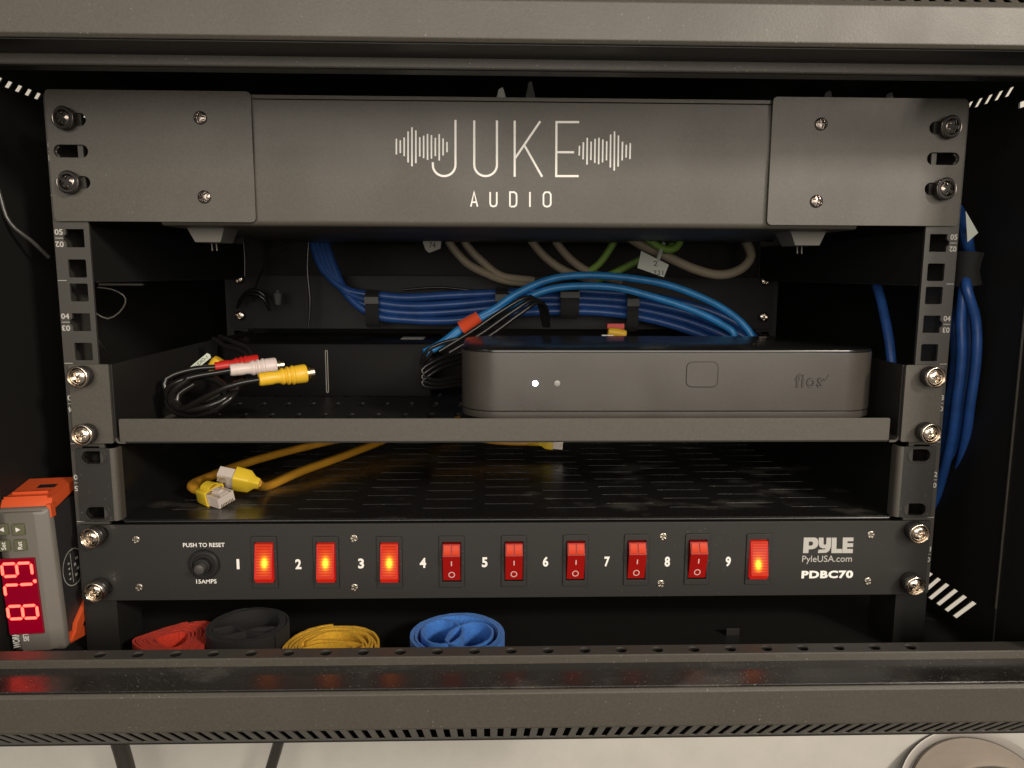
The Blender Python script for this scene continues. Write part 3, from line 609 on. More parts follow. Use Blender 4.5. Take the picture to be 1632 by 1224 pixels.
# ================================================================== black box behind the plugs
bx = thing('media_box', 'plain black box with a thin pale light slit standing behind the audio plugs', 'black box', (-136, 200, -43))
obj('body', slab(-216, -54, 158, 255, 5, -43.3, -3.2, rt_=1.5), 'box', bx)
a = at(522, 626, 157.5); b = at(522, 558, 157.5)
mb = MB(); plate(mb, rrect(a.x, (a.z+b.z)/2, 1.9, b.z-a.z, 0.9, 4), [rrect(a.x, (a.z+b.z)/2, 1.0, b.z-a.z-1.2, 0.45, 4)], XZ(157.5, 0.6)); obj('light_slit', mb, 'slit', bx)
mb = MB(); plate(mb, rect(at(640,549,200).x, at(676,549,200).x, 195, 215), [], XY(-2.9, 0.2)); tg = obj('sticker', mb, 'greyprint', bx)

# ================================================================== cables
def cable(name, pts, r, mt, label, cat='cable', group=None, n=12, step=4):
    mb = MB(); tube(mb, [at(p[0], p[1], p[2]) if len(p) == 3 else Vector(p[:3]) for p in pts], r, n, step)
    o = obj(name, mb, mt, smooth=60); tagit(o, label, cat, group); return o
# dark blue bundle across the rear panel
G1 = 'dark blue network cables in the rear bundle'
dl = ['topmost', 'second', 'third', 'lowest']
for k in range(4):
    o = k*12.4; yy = 232-4*(k%2)
    jt = lambda: random.uniform(-3.0, 3.0)
    pts = [(486+k*9, 330, 244), (498+k*7, 385, 240), (516+k*6, 430, 236), (552+k*1, 462+o*0.25, 232), (596, 470+o*0.85, yy), (650, 474+o+jt(), yy), (720, 473+o+jt(), yy+random.uniform(-3, 3)), (800, 467+o*0.9, yy), (880, 464+o*0.8+jt(), yy),
           (960, 466+o*0.85, yy), (1030, 472+o*0.95, yy), (1100, 486+o*1.1, yy-4), (1160, 508+o*1.2, yy-8), (1200, 536+o, yy-14), (1225, 570+o, yy-20)]
    cable('network_cable', pts, 3.6, 'blueC', 'dark blue network cable, %s in the strapped bundle across the rear panel' % dl[k], 'cable', G1)
for k, (dy, lab) in enumerate(((0, 'upper'), (26, 'lower'))):
    pts = [(676, 562+3*k, 150), (706, 545+3*k, 155), (742, 517+4*k, 160), (785, 494+k*5, 160), (820, 470+k*14, 160), (870, 447+dy*0.6, 160), (920, 439+dy*0.65, 160), (985, 441+dy*0.7, 160), (1060, 453+dy, 160), (1120, 475+dy, 160), (1165, 500+dy*1.0, 160), (1195 - 25*k, 530+8*k, 158), (1206-30*k, 560, 155)]
    cable('network_cable', pts, 2.75, 'brightC', 'bright blue network cable, %s of the two arching over the router' % lab, 'cable', 'bright blue cables over the router')
# side bundle outside the right-hand rail
for k, (x1, x2, dY) in enumerate(((1531, 1524, 20), (1545, 1536, 24), (1555, 1547, 16), (1539, 1530, 30), (1522, 1513, 34))):
    pts = [(1500+k, 300, 60), (1524+k, 335, 40), (1537+k*1.2, 376, dY), (1540+k*1.5, 415, 30), (1536+k*2, 455, dY), (x1, 510, dY), (x1+1, 570, dY), (x2, 640, dY+4), (x2-8, 700, dY+12), (x2-22, 760, dY+24), (x2-40, 820, dY+40), (x2-60, 880, dY+60)]
    cable('network_cable', pts, 2.8, 'blueC', 'blue network cable hanging outside the right rail, strand %s' % ['in front by the rail', 'in the middle of the bundle', 'farthest out to the side', 'behind the front strand', 'deepest behind the rail'][k], 'cable', 'blue cables hanging beside the right rail')
cable('network_cable', [tuple(at(a, b, X=233)) + (0,) for a, b in ((1380, 410), (1392, 440), (1402, 470), (1411, 510), (1418, 550), (1422, 600), (1424, 660))], 2.9, 'blueC', 'single blue network cable going down between router and right rail')
sv = MB(); sweep(sv, spline([at(1545, 402, 22), at(1541, 430, 22), at(1541, 455, 22)], 3), lambda t: circ(0, 0, 7.6-1.0*math.sin(t*3.14), 16))
tagit(obj('cable_strap', sv, 'vblack', smooth=50), 'black strap round the blue cables outside the right rail', 'cable strap', 'black straps round cables')
fl_ = MB(); p = [at(1539, 336, 8), at(1559, 371, 8), at(1542, 386, 8)]; fl_.add([q for q in p]+[q+Vector((0, 0.3, 0)) for q in p], [(0,1,2),(3,5,4),(0,1,4,3),(1,2,5,4),(2,0,3,5)])
tagit(obj('paper_label', fl_, 'tag'), 'triangular white label flag on the blue cables beside the right ear', 'label')
# beige and green cables at the top
G2 = 'beige cables under the amplifier'
BE = [([(700, 360, 200), (722, 395, 200), (745, 420, 200), (775, 436, 205), (805, 447, 212), (850, 452, 220)], 'leftmost'),
      ([(728, 360, 205), (745, 392, 204), (770, 418, 206), (800, 440, 210), (850, 447, 218)], 'second from the left'),
      ([(830, 360, 195), (853, 392, 196), (875, 415, 198), (905, 434, 202), (950, 448, 210)], 'third from the left'),
      ([(870, 360, 200), (893, 395, 200), (915, 418, 203), (945, 436, 207), (990, 448, 214)], 'fourth from the left')]
for pts, l in BE: cable('beige_cable', pts, 3.3, 'beigeC', 'beige cable dipping below the amplifier, %s' % l, 'cable', G2)
cable('beige_cable', [(985, 365, 170), (1018, 388, 172), (1065, 410, 175), (1110, 430, 178), (1150, 438, 180), (1182, 428, 182), (1197, 408, 184), (1190, 388, 186), (1180, 360, 190)], 3.7, 'beigeC', 'thick beige cable curving up at its right end beside the rear screws', 'cable', G2)
for pts, l in (([(995, 360, 200), (975, 392, 200), (955, 420, 203), (925, 442, 208)], 'left green cable crossing beige ones under the amplifier'),
               ([(1090, 360, 195), (1065, 395, 196), (1025, 412, 198), (985, 432, 203), (950, 447, 210)], 'right green cable sloping down from behind the paper tag'),
               ([(1020, 372, 168), (1042, 388, 166), (1062, 398, 166), (1078, 394, 168), (1090, 372, 170)], 'short bright green cable looped above the paper tag')):
    cable('green_cable', pts, 2.9, 'greenC', l, 'cable', 'green cables under the amplifier')
tt = thing('paper_tag', 'pale paper tag with handwritten ink hanging on the thick beige cable', 'tag', at(1045, 420, 160))
c = [at(1022, 400, 158), at(1066, 422, 158), at(1058, 442, 158), at(1016, 427, 158)]
mb = MB(); mb.add(c+[q+Vector((0, 0.4, 0)) for q in c], [(0,1,2,3),(7,6,5,4),(0,4,5,1),(1,5,6,2),(2,6,7,3),(3,7,4,0)]); obj('card', mb, 'tag', tt)
mb = MB(); tube(mb, [at(1048, 417, 158.5), at(1053, 400, 164), at(1058, 388, 168)], 1.6, 8, 2); obj('tie', mb, 'tag', tt)
t1 = text_px('221', 1041, 1057, 431, 438, 157.9); t2 = text_px('2', 1041, 1048, 416, 424, 157.9); t1.add(t2.v, t2.f); obj('handwriting', t1, 'ink', tt)
t3 = thing('paper_tag', 'small grey paper tag under the amplifier left of the beige cables', 'tag', at(690, 392, 190))
c = [at(672, 380, 190), at(704, 380, 190), at(702, 396, 190), at(684, 403, 190), at(678, 398, 190)]
mb = MB(); mb.add(c+[q+Vector((0, 0.4, 0)) for q in c], [(0,1,2,3,4),(9,8,7,6,5)]+[(i, (i+1)%5, (i+1)%5+5, i+5) for i in range(5)]); obj('card', mb, 'greyprint', t3)
obj('handwriting', text_px('74', 684, 694, 386, 395, 189.9), 'ink', t3)
# straps on the rear panel
def strap(px, py0, py1, w, y0, label):
    a = at(px-w/2, py1, y0); b = at(px+w/2, py0, y0)
    t = thing('cable_strap', label, 'cable strap', ((a.x+b.x)/2, y0, a.z), 'black straps round cables')
    pr = [(y0+8, b.z+6), (y0+1, b.z+4), (y0-1.4, b.z), (y0-2.4, (a.z+b.z)/2), (y0-1.4, a.z), (y0+2, a.z-3), (y0+10, a.z-5), (y0+10, a.z-3.6), (y0+2.6, a.z-1.6), (y0, a.z+0.8), (y0-1.0, (a.z+b.z)/2), (y0, b.z-0.5), (y0+2, b.z+2.6), (y0+8, b.z+4.6)]
    obj('band', prof_x(pr, a.x, b.x), 'vblack', t, smooth=60); z1 = b.z-(b.z-a.z)*0.25
    obj('buckle', MB().box(a.x-0.4, b.x+0.4, y0-3.6, y0-2.3, z1, b.z+0.5), mat('grey_buckle', (0.07, 0.07, 0.068), 0.5), t)
strap(593, 474, 514, 20, 222, 'black strap with grey buckle at the left bend of the dark blue bundle')
strap(800, 470, 512, 20, 219, 'black strap with grey buckle on the blue bundle right of the orange tie')
strap(1008, 477, 520, 19, 219, 'black strap with grey buckle on the blue bundle above the orange plug')
strap(908, 466, 500, 30, 217, 'wide dark strap on the blue bundle below the arching bright cables')
# orange wrap on the bright blue pair
mb = MB(); A = at(735, 523, 158); B = at(762, 506, 158); d = (B-A)
for k in range(4):
    s0 = A+d*(0.24*k); s1 = A+d*(0.24*k+0.34); r_ = 5.7-0.3*k
    sweep(mb, [s0, s1], [(x*1.0, y) for x, y in circ(0, 0, r_+0.05*k, 10)])
tagit(obj('orange_tie', mb, 'otape', smooth=40), 'bright orange hook and loop tie wrapped round the two bright blue cables', 'cable tie')
# thin black leads beside it
for k, (dx, l) in enumerate(((0, 'upper'), (16, 'middle'), (30, 'lower'))):
    cable('power_lead', [(700+dx, 560+k*2, 148), (752+dx, 528+k*3, 150), (800+dx, 495+k*2, 152), (838+dx*0.6, 474+k*4, 156), (858+dx*0.4, 482+k*4, 162), (868+dx*0.2, 520, 175)], 1.7, 'blackC', 'thin black lead sloping beside the orange tie, %s of three' % l, 'cable', 'thin black leads behind the router', 10)
cable('power_lead', [(735, 538, 150), (700, 548, 146), (680, 560, 146), (672, 580, 150), (690, 560, 148)], 1.4, 'blackC', 'black lead looped round the end of the bright blue cables', 'cable')
for k in range(3):
    cable('power_lead', [(735, 562+8*k, 140), (700, 572+8*k, 132), (672, 590+10*k, 128), (690, 606+6*k, 130), (740, 600+6*k, 140)], 1.6, 'blackC', 'black lead bunched between black box and router, %s turn' % ['upper', 'middle', 'lower'][k], 'cable', 'black leads between black box and router', 10)
cable('thin_wire', [(640, 462, 240), (700, 458, 238), (760, 464, 238), (800, 470, 240)], 1.0, 'blackC', 'thin black wire arching above the dark blue bundle')
cable('thin_wire', [(492, 380, 236), (490, 430, 236), (494, 480, 236), (492, 520, 236)], 1.1, 'blackC', 'thin dark wire hanging straight left of the dark blue bundle')
cable('thin_wire', [(388, 385, 240), (390, 410, 240), (390, 440, 240)], 1.0, 'blackC', 'thin dark wire hanging behind the amplifier foot')
cable('thin_wire', [(455, 395, 230), (425, 420, 232), (410, 450, 236), (404, 480, 240)], 1.0, 'blackC', 'thin dark wire slanting down near the rear left screws')
lp = [(370+30*math.cos(a), 478+14*math.sin(a), 240) for a in [x*0.5 for x in range(-6, 7)]]
cable('thin_wire', [(380, 482, 245), (392, 466, 238), (405, 462, 236), (420, 470, 236), (428, 488, 240)], 1.4, 'blackC', 'black wire arch between the two rear left screws')
cable('thin_wire', [(378, 490, 242), (390, 472, 236), (405, 468, 234), (420, 476, 234), (430, 495, 238)], 1.4, 'blackC', 'second black wire arch just below the first by the rear left screws')
cable('thin_wire', [(156, 458, 60), (178, 461, 60), (196, 470, 62), (200, 482, 64), (190, 498, 66), (172, 508, 66), (154, 500, 64), (150, 494, 60)], 0.45, mat('grey_wire_jacket', (0.12, 0.115, 0.1), 0.4, edge=0), 'thin grey wire loop beside the left rail below the side brace', 'cable')
cable('thin_wire', [(-6, 292, 10), (2, 318, 10), (10, 345, 10), (25, 365, 12), (48, 382, 16), (78, 410, 24)], 1.1, mat('dark_grey_wire_jacket', (0.05, 0.048, 0.044), 0.3, edge=0), 'thin black wire curving down on the cabinet side left of the left rail')
for k in range(4):
    cable('thin_wire', [(100-k*3, 500, 60), (84-k*2+k*4, 525, 60), (78+k*5, 548, 62), (84+k*5, 568, 64), (98+k*2, 578, 70)], 0.8, 'blackC', 'thin black wire coil behind the left rail, %s turn' % ['outermost', 'second', 'third', 'innermost'][k], 'cable', 'thin wires coiled behind the left rail', 8)
for k in range(2): cable('thin_wire', [(153+k*3, 541, 70), (162+k*4, 555, 72), (172+k*4, 578, 76)], 0.7, 'blackC', 'short thin wire slanting behind the left shelf ear, %s one' % ('upper', 'lower')[k], 'cable', 'thin wires behind the left shelf ear', 8)
# grey foam plug and small grey wedge
p = at(443, 478, 235); tagit(obj('wire_cap', lathe(MB(), [(1.2, 8), (1.3, 6), (3.6, 5.5), (2.6, -3), (2.0, -4)], 16, p, (0, 0, 1)), 'foam'), 'small grey cap hanging behind the rear left wires', 'cap')
# rear bits above the amplifier
for (x, y, w, h, l) in ((800, 148, 26, 18, 'crumpled grey paper tab showing above the lid near the middle'), (846, 136, 18, 14, 'dark plastic tab above the lid right of the paper tab'), (1322, 150, 26, 12, 'grey paper corner above the right ear'), (1420, 152, 26, 10, 'clear plastic tab above the right ear near its outer screws')):
    Yb = 40; a = at(x-w/2, y+h, Yb); b = at(x+w/2, y-h/2, Yb); mb = MB(); zm = (a.z+b.z)/2
    q = [(a.x, Yb, a.z-3), (b.x, Yb+2, a.z-3), (b.x-w*0.1, Yb+1, zm), (a.x+(b.x-a.x)*0.55, Yb, b.z), (a.x+(b.x-a.x)*0.3, Yb+1, b.z-1)]
    mb.add([Vector(v) for v in q]+[Vector(v)+Vector((0, 0.5, 0)) for v in q], [(0,1,2,3,4),(9,8,7,6,5)]+[(i, (i+1)%5, (i+1)%5+5, i+5) for i in range(5)])
    tagit(obj('paper_tab', mb, 'foam' if x != 800 else 'tag'), l, 'tab', 'tabs showing above the amplifier')

# ================================================================== audio cable with coloured plugs
av = thing('audio_cable', 'coiled black audio cable with yellow, white and red plugs on the upper shelf', 'cable', at(330, 650, Z=-42))
def plug(p0, p1, mt, r, yl=None, tip=True):
    a = Vector(p0); b = Vector(p1); ax = (b-a); Lg = ax.length; k = r/5.3
    prof = [(2.6, 0), (3.5, 0.01*Lg), (3.8, 0.05*Lg), (3.9, 0.26*Lg), (3.5, 0.36*Lg), (3.7, 0.42*Lg), (4.3, 0.46*Lg), (4.75, 0.485*Lg), (4.75, 0.52*Lg), (4.1, 0.54*Lg), (4.5, 0.57*Lg), (5.2, 0.59*Lg), (5.2, 0.63*Lg), (4.5, 0.65*Lg), (5.0, 0.68*Lg), (5.55, 0.70*Lg), (5.55, 0.73*Lg), (5.0, 0.75*Lg), (5.2, 0.78*Lg), (5.4, 0.96*Lg), (5.0, Lg), (3.5, Lg)]
    pl = obj('plug', lathe(MB(), [(x*k, h) for x, h in prof], 28, a, ax), mt, av, smooth=50)
    q = ax.normalized().to_track_quat('Z', 'Y'); mb = MB()
    for hh in (0.13, 0.20):
        for an in range(4):
            for da in (0,):
                ang = an*1.5708+0.5; c0 = a+ax*hh+q@Vector((3.58*k*math.cos(ang), 3.58*k*math.sin(ang), 0))
                e1 = q@Vector((-math.sin(ang), math.cos(ang), 0)); e2 = ax.normalized(); e3 = q@Vector((math.cos(ang), math.sin(ang), 0))
                mb.add([c0+e1*sx*1.1*k+e2*sy*0.45+e3*sz*0.12 for sx, sy, sz in ((-1,-1,-1),(1,-1,-1),(1,1,-1),(-1,1,-1),(-1,-1,1),(1,-1,1),(1,1,1),(-1,1,1))], [(0,1,5,4),(1,2,6,5),(2,3,7,6),(3,0,4,7),(4,5,6,7),(3,2,1,0)])
    obj('grip_slot', mb, 'groove', pl)
    if tip: obj('contact_ring', lathe(MB(), [(3.9*k, 0), (3.9*k, 1.0), (3.5*k, 1.4), (3.9*k, 1.8), (3.9*k, 4.2), (3.1*k, 4.2), (3.1*k, 2), (1.0, 2), (1.0, 4.6), (0.5, 5.2)], 24, b, ax), 'gold', pl)
    return pl
plug(at(412, 605, 22), at(488, 595, 34), 'rcaY', 5.5)
plug(at(366, 590, 40), at(440, 583, 52), 'rcaW', 5.1)
plug(at(342, 585, 56), at(412, 577, 66), 'rcaR', 4.8, tip=False)
yp = obj('plug', lathe(MB(), [(2.6, 0), (4.4, 0.5), (4.8, 7), (4.2, 9), (3.2, 9.3)], 20, at(338, 592, 60), at(354, 571, 60)-at(338, 592, 60)), 'rcaY', av)
def cord(pts, r=1.75): mb = MB(); tube(mb, [at(*p) for p in pts], r, 12, 3); obj('cord', mb, 'blackC', av, smooth=60)
cord([(414, 605, 22), (385, 610, 20), (350, 622, 20), (315, 640, 24), (290, 652, 30), (276, 640, 36), (282, 620, 42), (310, 600, 46)])
cord([(368, 590, 40), (345, 594, 38), (310, 600, 36), (280, 610, 34), (266, 622, 36), (272, 642, 40), (300, 655, 40), (335, 648, 36), (358, 632, 36), (372, 612, 50), (380, 596, 80)])
cord([(344, 585, 56), (310, 588, 52), (275, 598, 48), (262, 612, 46), (280, 648, 44), (320, 660, 38), (350, 645, 32), (368, 628, 34), (384, 608, 52), (386, 596, 80)])
cord([(300, 590, 60), (275, 600, 58), (270, 622, 50), (285, 650, 34), (315, 652, 26), (350, 640, 26), (372, 624, 34), (388, 606, 54), (392, 596, 80)], 1.9)
cord([(300, 605, 34), (278, 622, 34), (272, 640, 36), (290, 656, 36), (322, 658, 32), (352, 640, 30), (360, 620, 34), (345, 606, 40), (318, 600, 44), (296, 604, 40)], 2.0)
cord([(290, 612, 46), (268, 628, 44), (270, 650, 40), (300, 662, 34), (338, 655, 28), (366, 636, 28), (380, 616, 40), (384, 600, 66), (370, 594, 84)], 1.9)
cord([(310, 612, 40), (285, 628, 38), (284, 646, 36), (305, 656, 30), (340, 645, 26), (362, 628, 34), (376, 606, 56), (372, 596, 80)], 2.0)
cord([(340, 540, 110), (360, 552, 100), (385, 560, 90), (395, 572, 84), (380, 590, 76)], 1.6)
cord([(350, 536, 112), (372, 545, 100), (396, 556, 92), (402, 575, 84)], 1.6)
lt = MB(); a = at(309, 592, 58); b = at(336, 570, 58); nn = Vector((-(b-a).z, 0, (b-a).x)).normalized()*3.0
q = [a, b, b+nn*0.6+(b-a)*0.06, b+nn*1.2, a+nn*1.2]; lt.add(q+[v+Vector((0, 0.5, 0)) for v in q], [(0,1,2,3,4),(9,8,7,6,5)]+[(i, (i+1)%5, (i+1)%5+5, i+5) for i in range(5)])
tl = tagit(obj('cable_marker', lt, mat('white_marker_plastic', (0.62, 0.66, 0.55), 0.4)), 'slanted white marker sleeve with black lettering behind the audio plugs', 'marker')
tm = text_mb('AUDIO-1', 0, (b-a).length*0.82, 0, 2.1, 0); e = (b-a).normalized(); e2 = nn.normalized(); base = a+(b-a)*0.08+e2*0.8
tm.xf(lambda v: base+e*v.x+e2*v.z+Vector((0, -0.05+v.y, 0))); obj('lettering', tm, 'ink', tl)

# ================================================================== orange plug far behind
mb = MB(); p = at(967, 531, 175)
pk = thing('tagged_plug', 'orange and white plug end lying behind the router top near its middle', 'plug', p)
obj('sleeve', lathe(mb, [(2.4, 0), (3.4, 1), (3.8, 9), (3.0, 14), (2.5, 14.5)], 16, at(998, 533, 175), at(962, 527, 175)-at(998, 533, 175)), 'rcaY', pk)
obj('lead', MB().box(p.x-4, p.x+5, 172, 176, p.z-3.0, p.z-1.2), 'white', pk)
obj('cap', MB().box(at(968, 520, 180).x, at(995, 520, 180).x, 180, 186, at(968, 524, 180).z, at(968, 516, 180).z), 'rcaR', pk)

# ================================================================== yellow patch cables
def rj_plug(parent, c, yaw, pitch, roll, sc=1.0, nm='plug', mt='yellowB', bootlen=15):
    # local: +x is the plug's nose, z up; boot behind
    R = Matrix.Rotation(yaw, 3, 'Z')@Matrix.Rotation(pitch, 3, 'Y')@Matrix.Rotation(roll, 3, 'X'); c = Vector(c)
    tf = lambda v: c+R@(Vector(v)*sc)
    sec = [(-bootlen, 2.6, 2.2), (-bootlen+3, 3.4, 2.8), (-bootlen+6, 6.3, 4.6), (-1.5, 7.0, 5.0), (0, 7.0, 5.0), (0, 6.0, 4.1), (-2.0, 6.0, 4.1)]
    mb = MB(); vs = []; fs = []
    for (x, w, h) in sec: vs += [(x, p[0], p[1]) for p in rrect(0, 0, 2*w, 2*h, min(w, h)*0.3, 3)]
    k = 16
    for j in range(len(sec)-1): fs += [(j*k+i, j*k+(i+1)%k, (j+1)*k+(i+1)%k, (j+1)*k+i) for i in range(k)]
    fs += [tuple(range(k)), tuple((len(sec)-1)*k+i for i in range(k))]
    mb.add(vs, fs).xf(tf); bo = obj('plug_boot', mb, mt, parent, smooth=40)
    # latch guard hoop
    hp = MB(); th = [(-3+0*math.cos(a), 4.2*math.cos(a), 4.8+2.7*math.sin(a)) for a in [x*math.pi/8 for x in range(9)]]
    for i in range(8):
        (x, y0, z0), (_, y1, z1) = th[i], th[i+1]
        hp.add([(-7, y0, z0), (0, y0, z0), (0, y1, z1), (-7, y1, z1), (-7, y0*0.78, z0*0.9+0.2), (0, y0*0.78, z0*0.9+0.2), (0, y1*0.78, z1*0.9+0.2), (-7, y1*0.78, z1*0.9+0.2)], [(0,1,2,3),(7,6,5,4),(0,4,5,1),(3,2,6,7),(0,3,7,4),(1,5,6,2)])
    hp.xf(tf); obj('latch_guard', hp, mt, bo)
    pb = MB(); pb.box(-2, 9.5, -5.8, 5.8, -3.9, 2.6); pb.box(1, 9.0, -3.0, 3.0, 2.65, 3.6); pb.box(-2, 6, -1.8, 1.8, 3.65, 4.7); pb.xf(tf); cp = obj('clear_plug', pb, 'clear', bo)
    gd = MB()
    for i in range(8): y = -4.1+i*1.17; gd.box(4.2, 9.7, y-0.28, y+0.28, -4.15, -2.0); gd.box(-1.5, 9.7, y-0.22, y+0.22, 2.66, 2.9)
    gd.xf(tf); obj('contacts', gd, 'gold', cp); return tf
y1 = thing('patch_cable', 'amber yellow patch cable lying low with its plug end nearest the shelf front', 'patch cable', at(335, 815, Z=-88), 'yellow patch cables on the lower shelf')
tf = rj_plug(y1, (-176.5, 29, -82.5), math.radians(-32), math.radians(4), math.radians(14))
flat = [(p[0]*1.0, p[1]) for p in rrect(0, 0, 6.4, 5.2, 2.2, 4)]
mb = MB(); sweep(mb, spline([tf((-13, 0, 0)), tf((-22, 1, 0)), Vector((-196, 62, -82)), Vector((-176, 105, -80)), Vector((-140, 150, -78)), Vector((-90, 200, -76)), Vector((-40, 240, -76))], 5), flat); obj('cord', mb, 'yellowC', y1, smooth=60)
y2 = thing('patch_cable', 'amber yellow patch cable propped on the first, its plug higher and to the right', 'patch cable', at(380, 790, Z=-88), 'yellow patch cables on the lower shelf')
tf = rj_plug(y2, (-168.5, 41, -75.5), math.radians(184), math.radians(-14), math.radians(52))
mb = MB(); sweep(mb, spline([tf((-13, 0, 0)), at(425, 775, 62), at(478, 752, 88), at(560, 722, 130), at(640, 690, 180), at(700, 665, 225)], 5), flat); obj('cord', mb, 'yellowC', y2, smooth=60)
y3 = thing('patch_cable', 'yellow patch cable whose ribbed plug shows just below the upper shelf lip', 'patch cable', at(870, 715, Z=-88), 'yellow patch cables on the lower shelf')
p = at(880, 707, Y=150)
tf = rj_plug(y3, (p.x, 150, p.z), math.radians(2), math.radians(4), math.radians(0), 0.8, bootlen=13)
mb = MB()
for k in range(6): q = tf((-13-1.8*k, 0, 0)); lathe(mb, [(2.6, -0.45), (2.9, 0), (2.6, 0.45)], 12, q, (1, 0, 0))
obj('strain_relief', mb, 'yellowB', y3)
mb = MB(); sweep(mb, spline([tf((-12, 0, 0)), at(820, 706, 152), at(780, 703, 154), at(740, 695, 158), at(690, 680, 170)], 5), [(a*0.7, b*0.7) for a, b in flat]); obj('cord', mb, 'yellowC', y3, smooth=60)

# ================================================================== temperature controller
tc = thing('temperature_controller', 'grey controller stood on end with glowing red 87.9 readout and orange clips', 'controller', (-262, 20, -150))
TH = math.radians(2.4); YB = -20.0
CT = Vector((-262.0, 0, -111.5))
def ct(mb):                                                 # local frame: upright box tilted 2.4 degrees in the plane of the front
    def fn(v):
        x, z = v.x-CT.x, v.z-CT.z; return (CT.x+x*math.cos(TH)-z*math.sin(TH)*1.0, v.y, CT.z+z*math.cos(TH)+x*math.sin(TH))
    return mb.xf(fn)
def cpx(px, py, y=YB):                                      # photo measure -> local (untilted) coordinates
    p = at(px, py, y); x, z = p.x-CT.x, p.z-CT.z; return (CT.x+x*math.cos(-TH)-z*math.sin(-TH), CT.z+z*math.cos(-TH)+x*math.sin(-TH))
BR = cpx(86, 920)[0]; BL = -276+1.2; BT = cpx(50, 812)[1]; BB = cpx(80, 1040)[1]
mb = MB(); o = rrect((BL+BR)/2, (BT+BB)/2, BR-BL, BT-BB, 2.2, 5); k = len(o); vs = []
cx, cz = (BL+BR)/2, (BT+BB)/2
for (ins, y) in ((0, YB+7), (0, YB+3.5), (0.8, YB+2.6), (1.6, YB+2.4), (2.6, YB+1.2), (5.2, YB+0.6), (6.2, YB), (6.4, YB)):
    vs += [(cx+(x-cx)*(1-2*ins/(BR-BL)), y, cz+(z-cz)*(1-2*min(ins, 1.5)/(BT-BB))) for x, z in o]
fs = [tuple(range(k))]
for j in range(7): fs += [(j*k+i, j*k+(i+1)%k, (j+1)*k+(i+1)%k, (j+1)*k+i) for i in range(k)]
fs.append(tuple(7*k+i for i in range(k))); mb.add(vs, fs); obj('bezel', ct(mb), 'ctrl', tc, smooth=50)
mb = MB(); mb.box(BL+0.2, BR-1.6, YB+7.1, 58, BB+1.5, BT-1.5); body = obj('body', ct(mb), 'cbody', tc)
mb = MB()
for i in range(9):
    for j in range(5): x = BL+3+j*5; mb.box(x, x+3, 2+i*6, 5+i*6, BT-1.45, BT-1.1)
obj('vent_ribs', ct(mb), 'black', tc)
# display
xa, za = cpx(62, 889); xb, zb = cpx(-12, 1006); zb = cpx(66, 1007)[1]; xa = cpx(63, 950)[0]
xL = BL+1.0
mb = MB(); plate(mb, rect(xL, xa, zb, za), [], XZ(YB-0.5, 0.5)); dsp = obj('display', ct(mb), 'cdisp', tc)
mb = MB(); mb.box(xa, xa+0.5, YB-0.9, YB, zb-0.4, za+0.4); mb.box(xL, xa, YB-0.9, YB, za+0.02, za+0.5); mb.box(xL, xa, YB-0.9, YB, zb-0.5, zb-0.02); obj('display_rim', ct(mb), mat('red_rim', (0.25, 0.01, 0.02), 0.3), tc)
def digit(segs, z0, z1, xr, xl):                            # reads upwards: u along +Z, v along -X
    sg = {'a': ((0.06, 1), (0.94, 1)), 'g': ((0.06, .5), (0.94, .5)), 'd': ((0.06, 0), (0.94, 0)), 'f': ((0, .97), (0, .53)), 'b': ((1, .97), (1, .53)), 'e': ((0, .47), (0, .03)), 'c': ((1, .47), (1, .03))}
    for s_ in segs:
        (u0, v0), (u1, v1) = sg[s_]; P_ = [(xr+(xl-xr)*v0, z0+(z1-z0)*u0), (xr+(xl-xr)*v1, z0+(z1-z0)*u1)]
        a = Vector(P_[0]); b = Vector(P_[1]); dd = (b-a); n_ = Vector((-dd.y, dd.x)).normalized()*0.72; e = dd.normalized()*0.7
        pts = [a, a+e+n_, b-e+n_, b, b-e-n_, a+e-n_]; mb = MB(); plate(mb, [(p.x, p.y) for p in pts], [], XZ(YB-0.68, 0.15)); obj('segment', ct(mb), 'seg', dsp)
def dz(py, px=35): return cpx(px, py)[1]
xr, xl = cpx(56, 940)[0], cpx(9, 940)[0]
digit('abcdfg', dz(917), dz(897), xr, xl); digit('abcf'[:3], dz(949), dz(931), xr, xl); digit('abcdefg', dz(985), dz(965), xr, xl)
x_, z_ = cpx(57, 925.5); mb = MB(); plate(mb, circ(x_-0.1, z_, 1.0, 14), [], XZ(YB-0.68, 0.15)); obj('segment', ct(mb), 'seg', dsp)
# buttons
for (px, py, sym) in ((5, 843, 'up'), (31, 843, 'down'), (8, 869, 'Set'), (34, 868, 'Rst')):
    x, z = cpx(px, py); w = 6.6; mb = MB(); x = max(x, BL+w/2+0.2)
    q = rrect(x, z, w, 6.2, 0.6, 2); k = len(q); mb.add([(a, YB, b) for a, b in q]+[(x+(a-x)*0.95, YB-1.3, z+(b-z)*0.95) for a, b in q], [(i, (i+1)%k, (i+1)%k+k, i+k) for i in range(k)]+[tuple(k+i for i in range(k))])
    bt = obj('button', ct(mb), 'cbtn', tc)
    if sym in ('up', 'down'):
        s_ = -1 if sym == 'up' else 1; mb = MB(); plate(mb, [(x+s_*1.3, z), (x-s_*1.2, z+1.3), (x-s_*1.2, z-1.3)], [], XZ(YB-1.42, 0.1))
    else: mb = text_mb(sym, x-1.2, x+1.2, z-2.1, z+2.1, YB-1.31, rot=90, bold=0.01)
    obj('marking', ct(mb), 'white', bt)
for (s_, x0, x1, y0, y1) in (('WORK', 22, 30, 1008, 1033), ('SET', 38, 45, 1008, 1022)):
    a = cpx(x0, y1); b = cpx(x1, y0); obj('lettering', ct(text_mb(s_, a[0], b[0], a[1], b[1], YB-0.02, rot=90, bold=0.02)), 'white', tc)
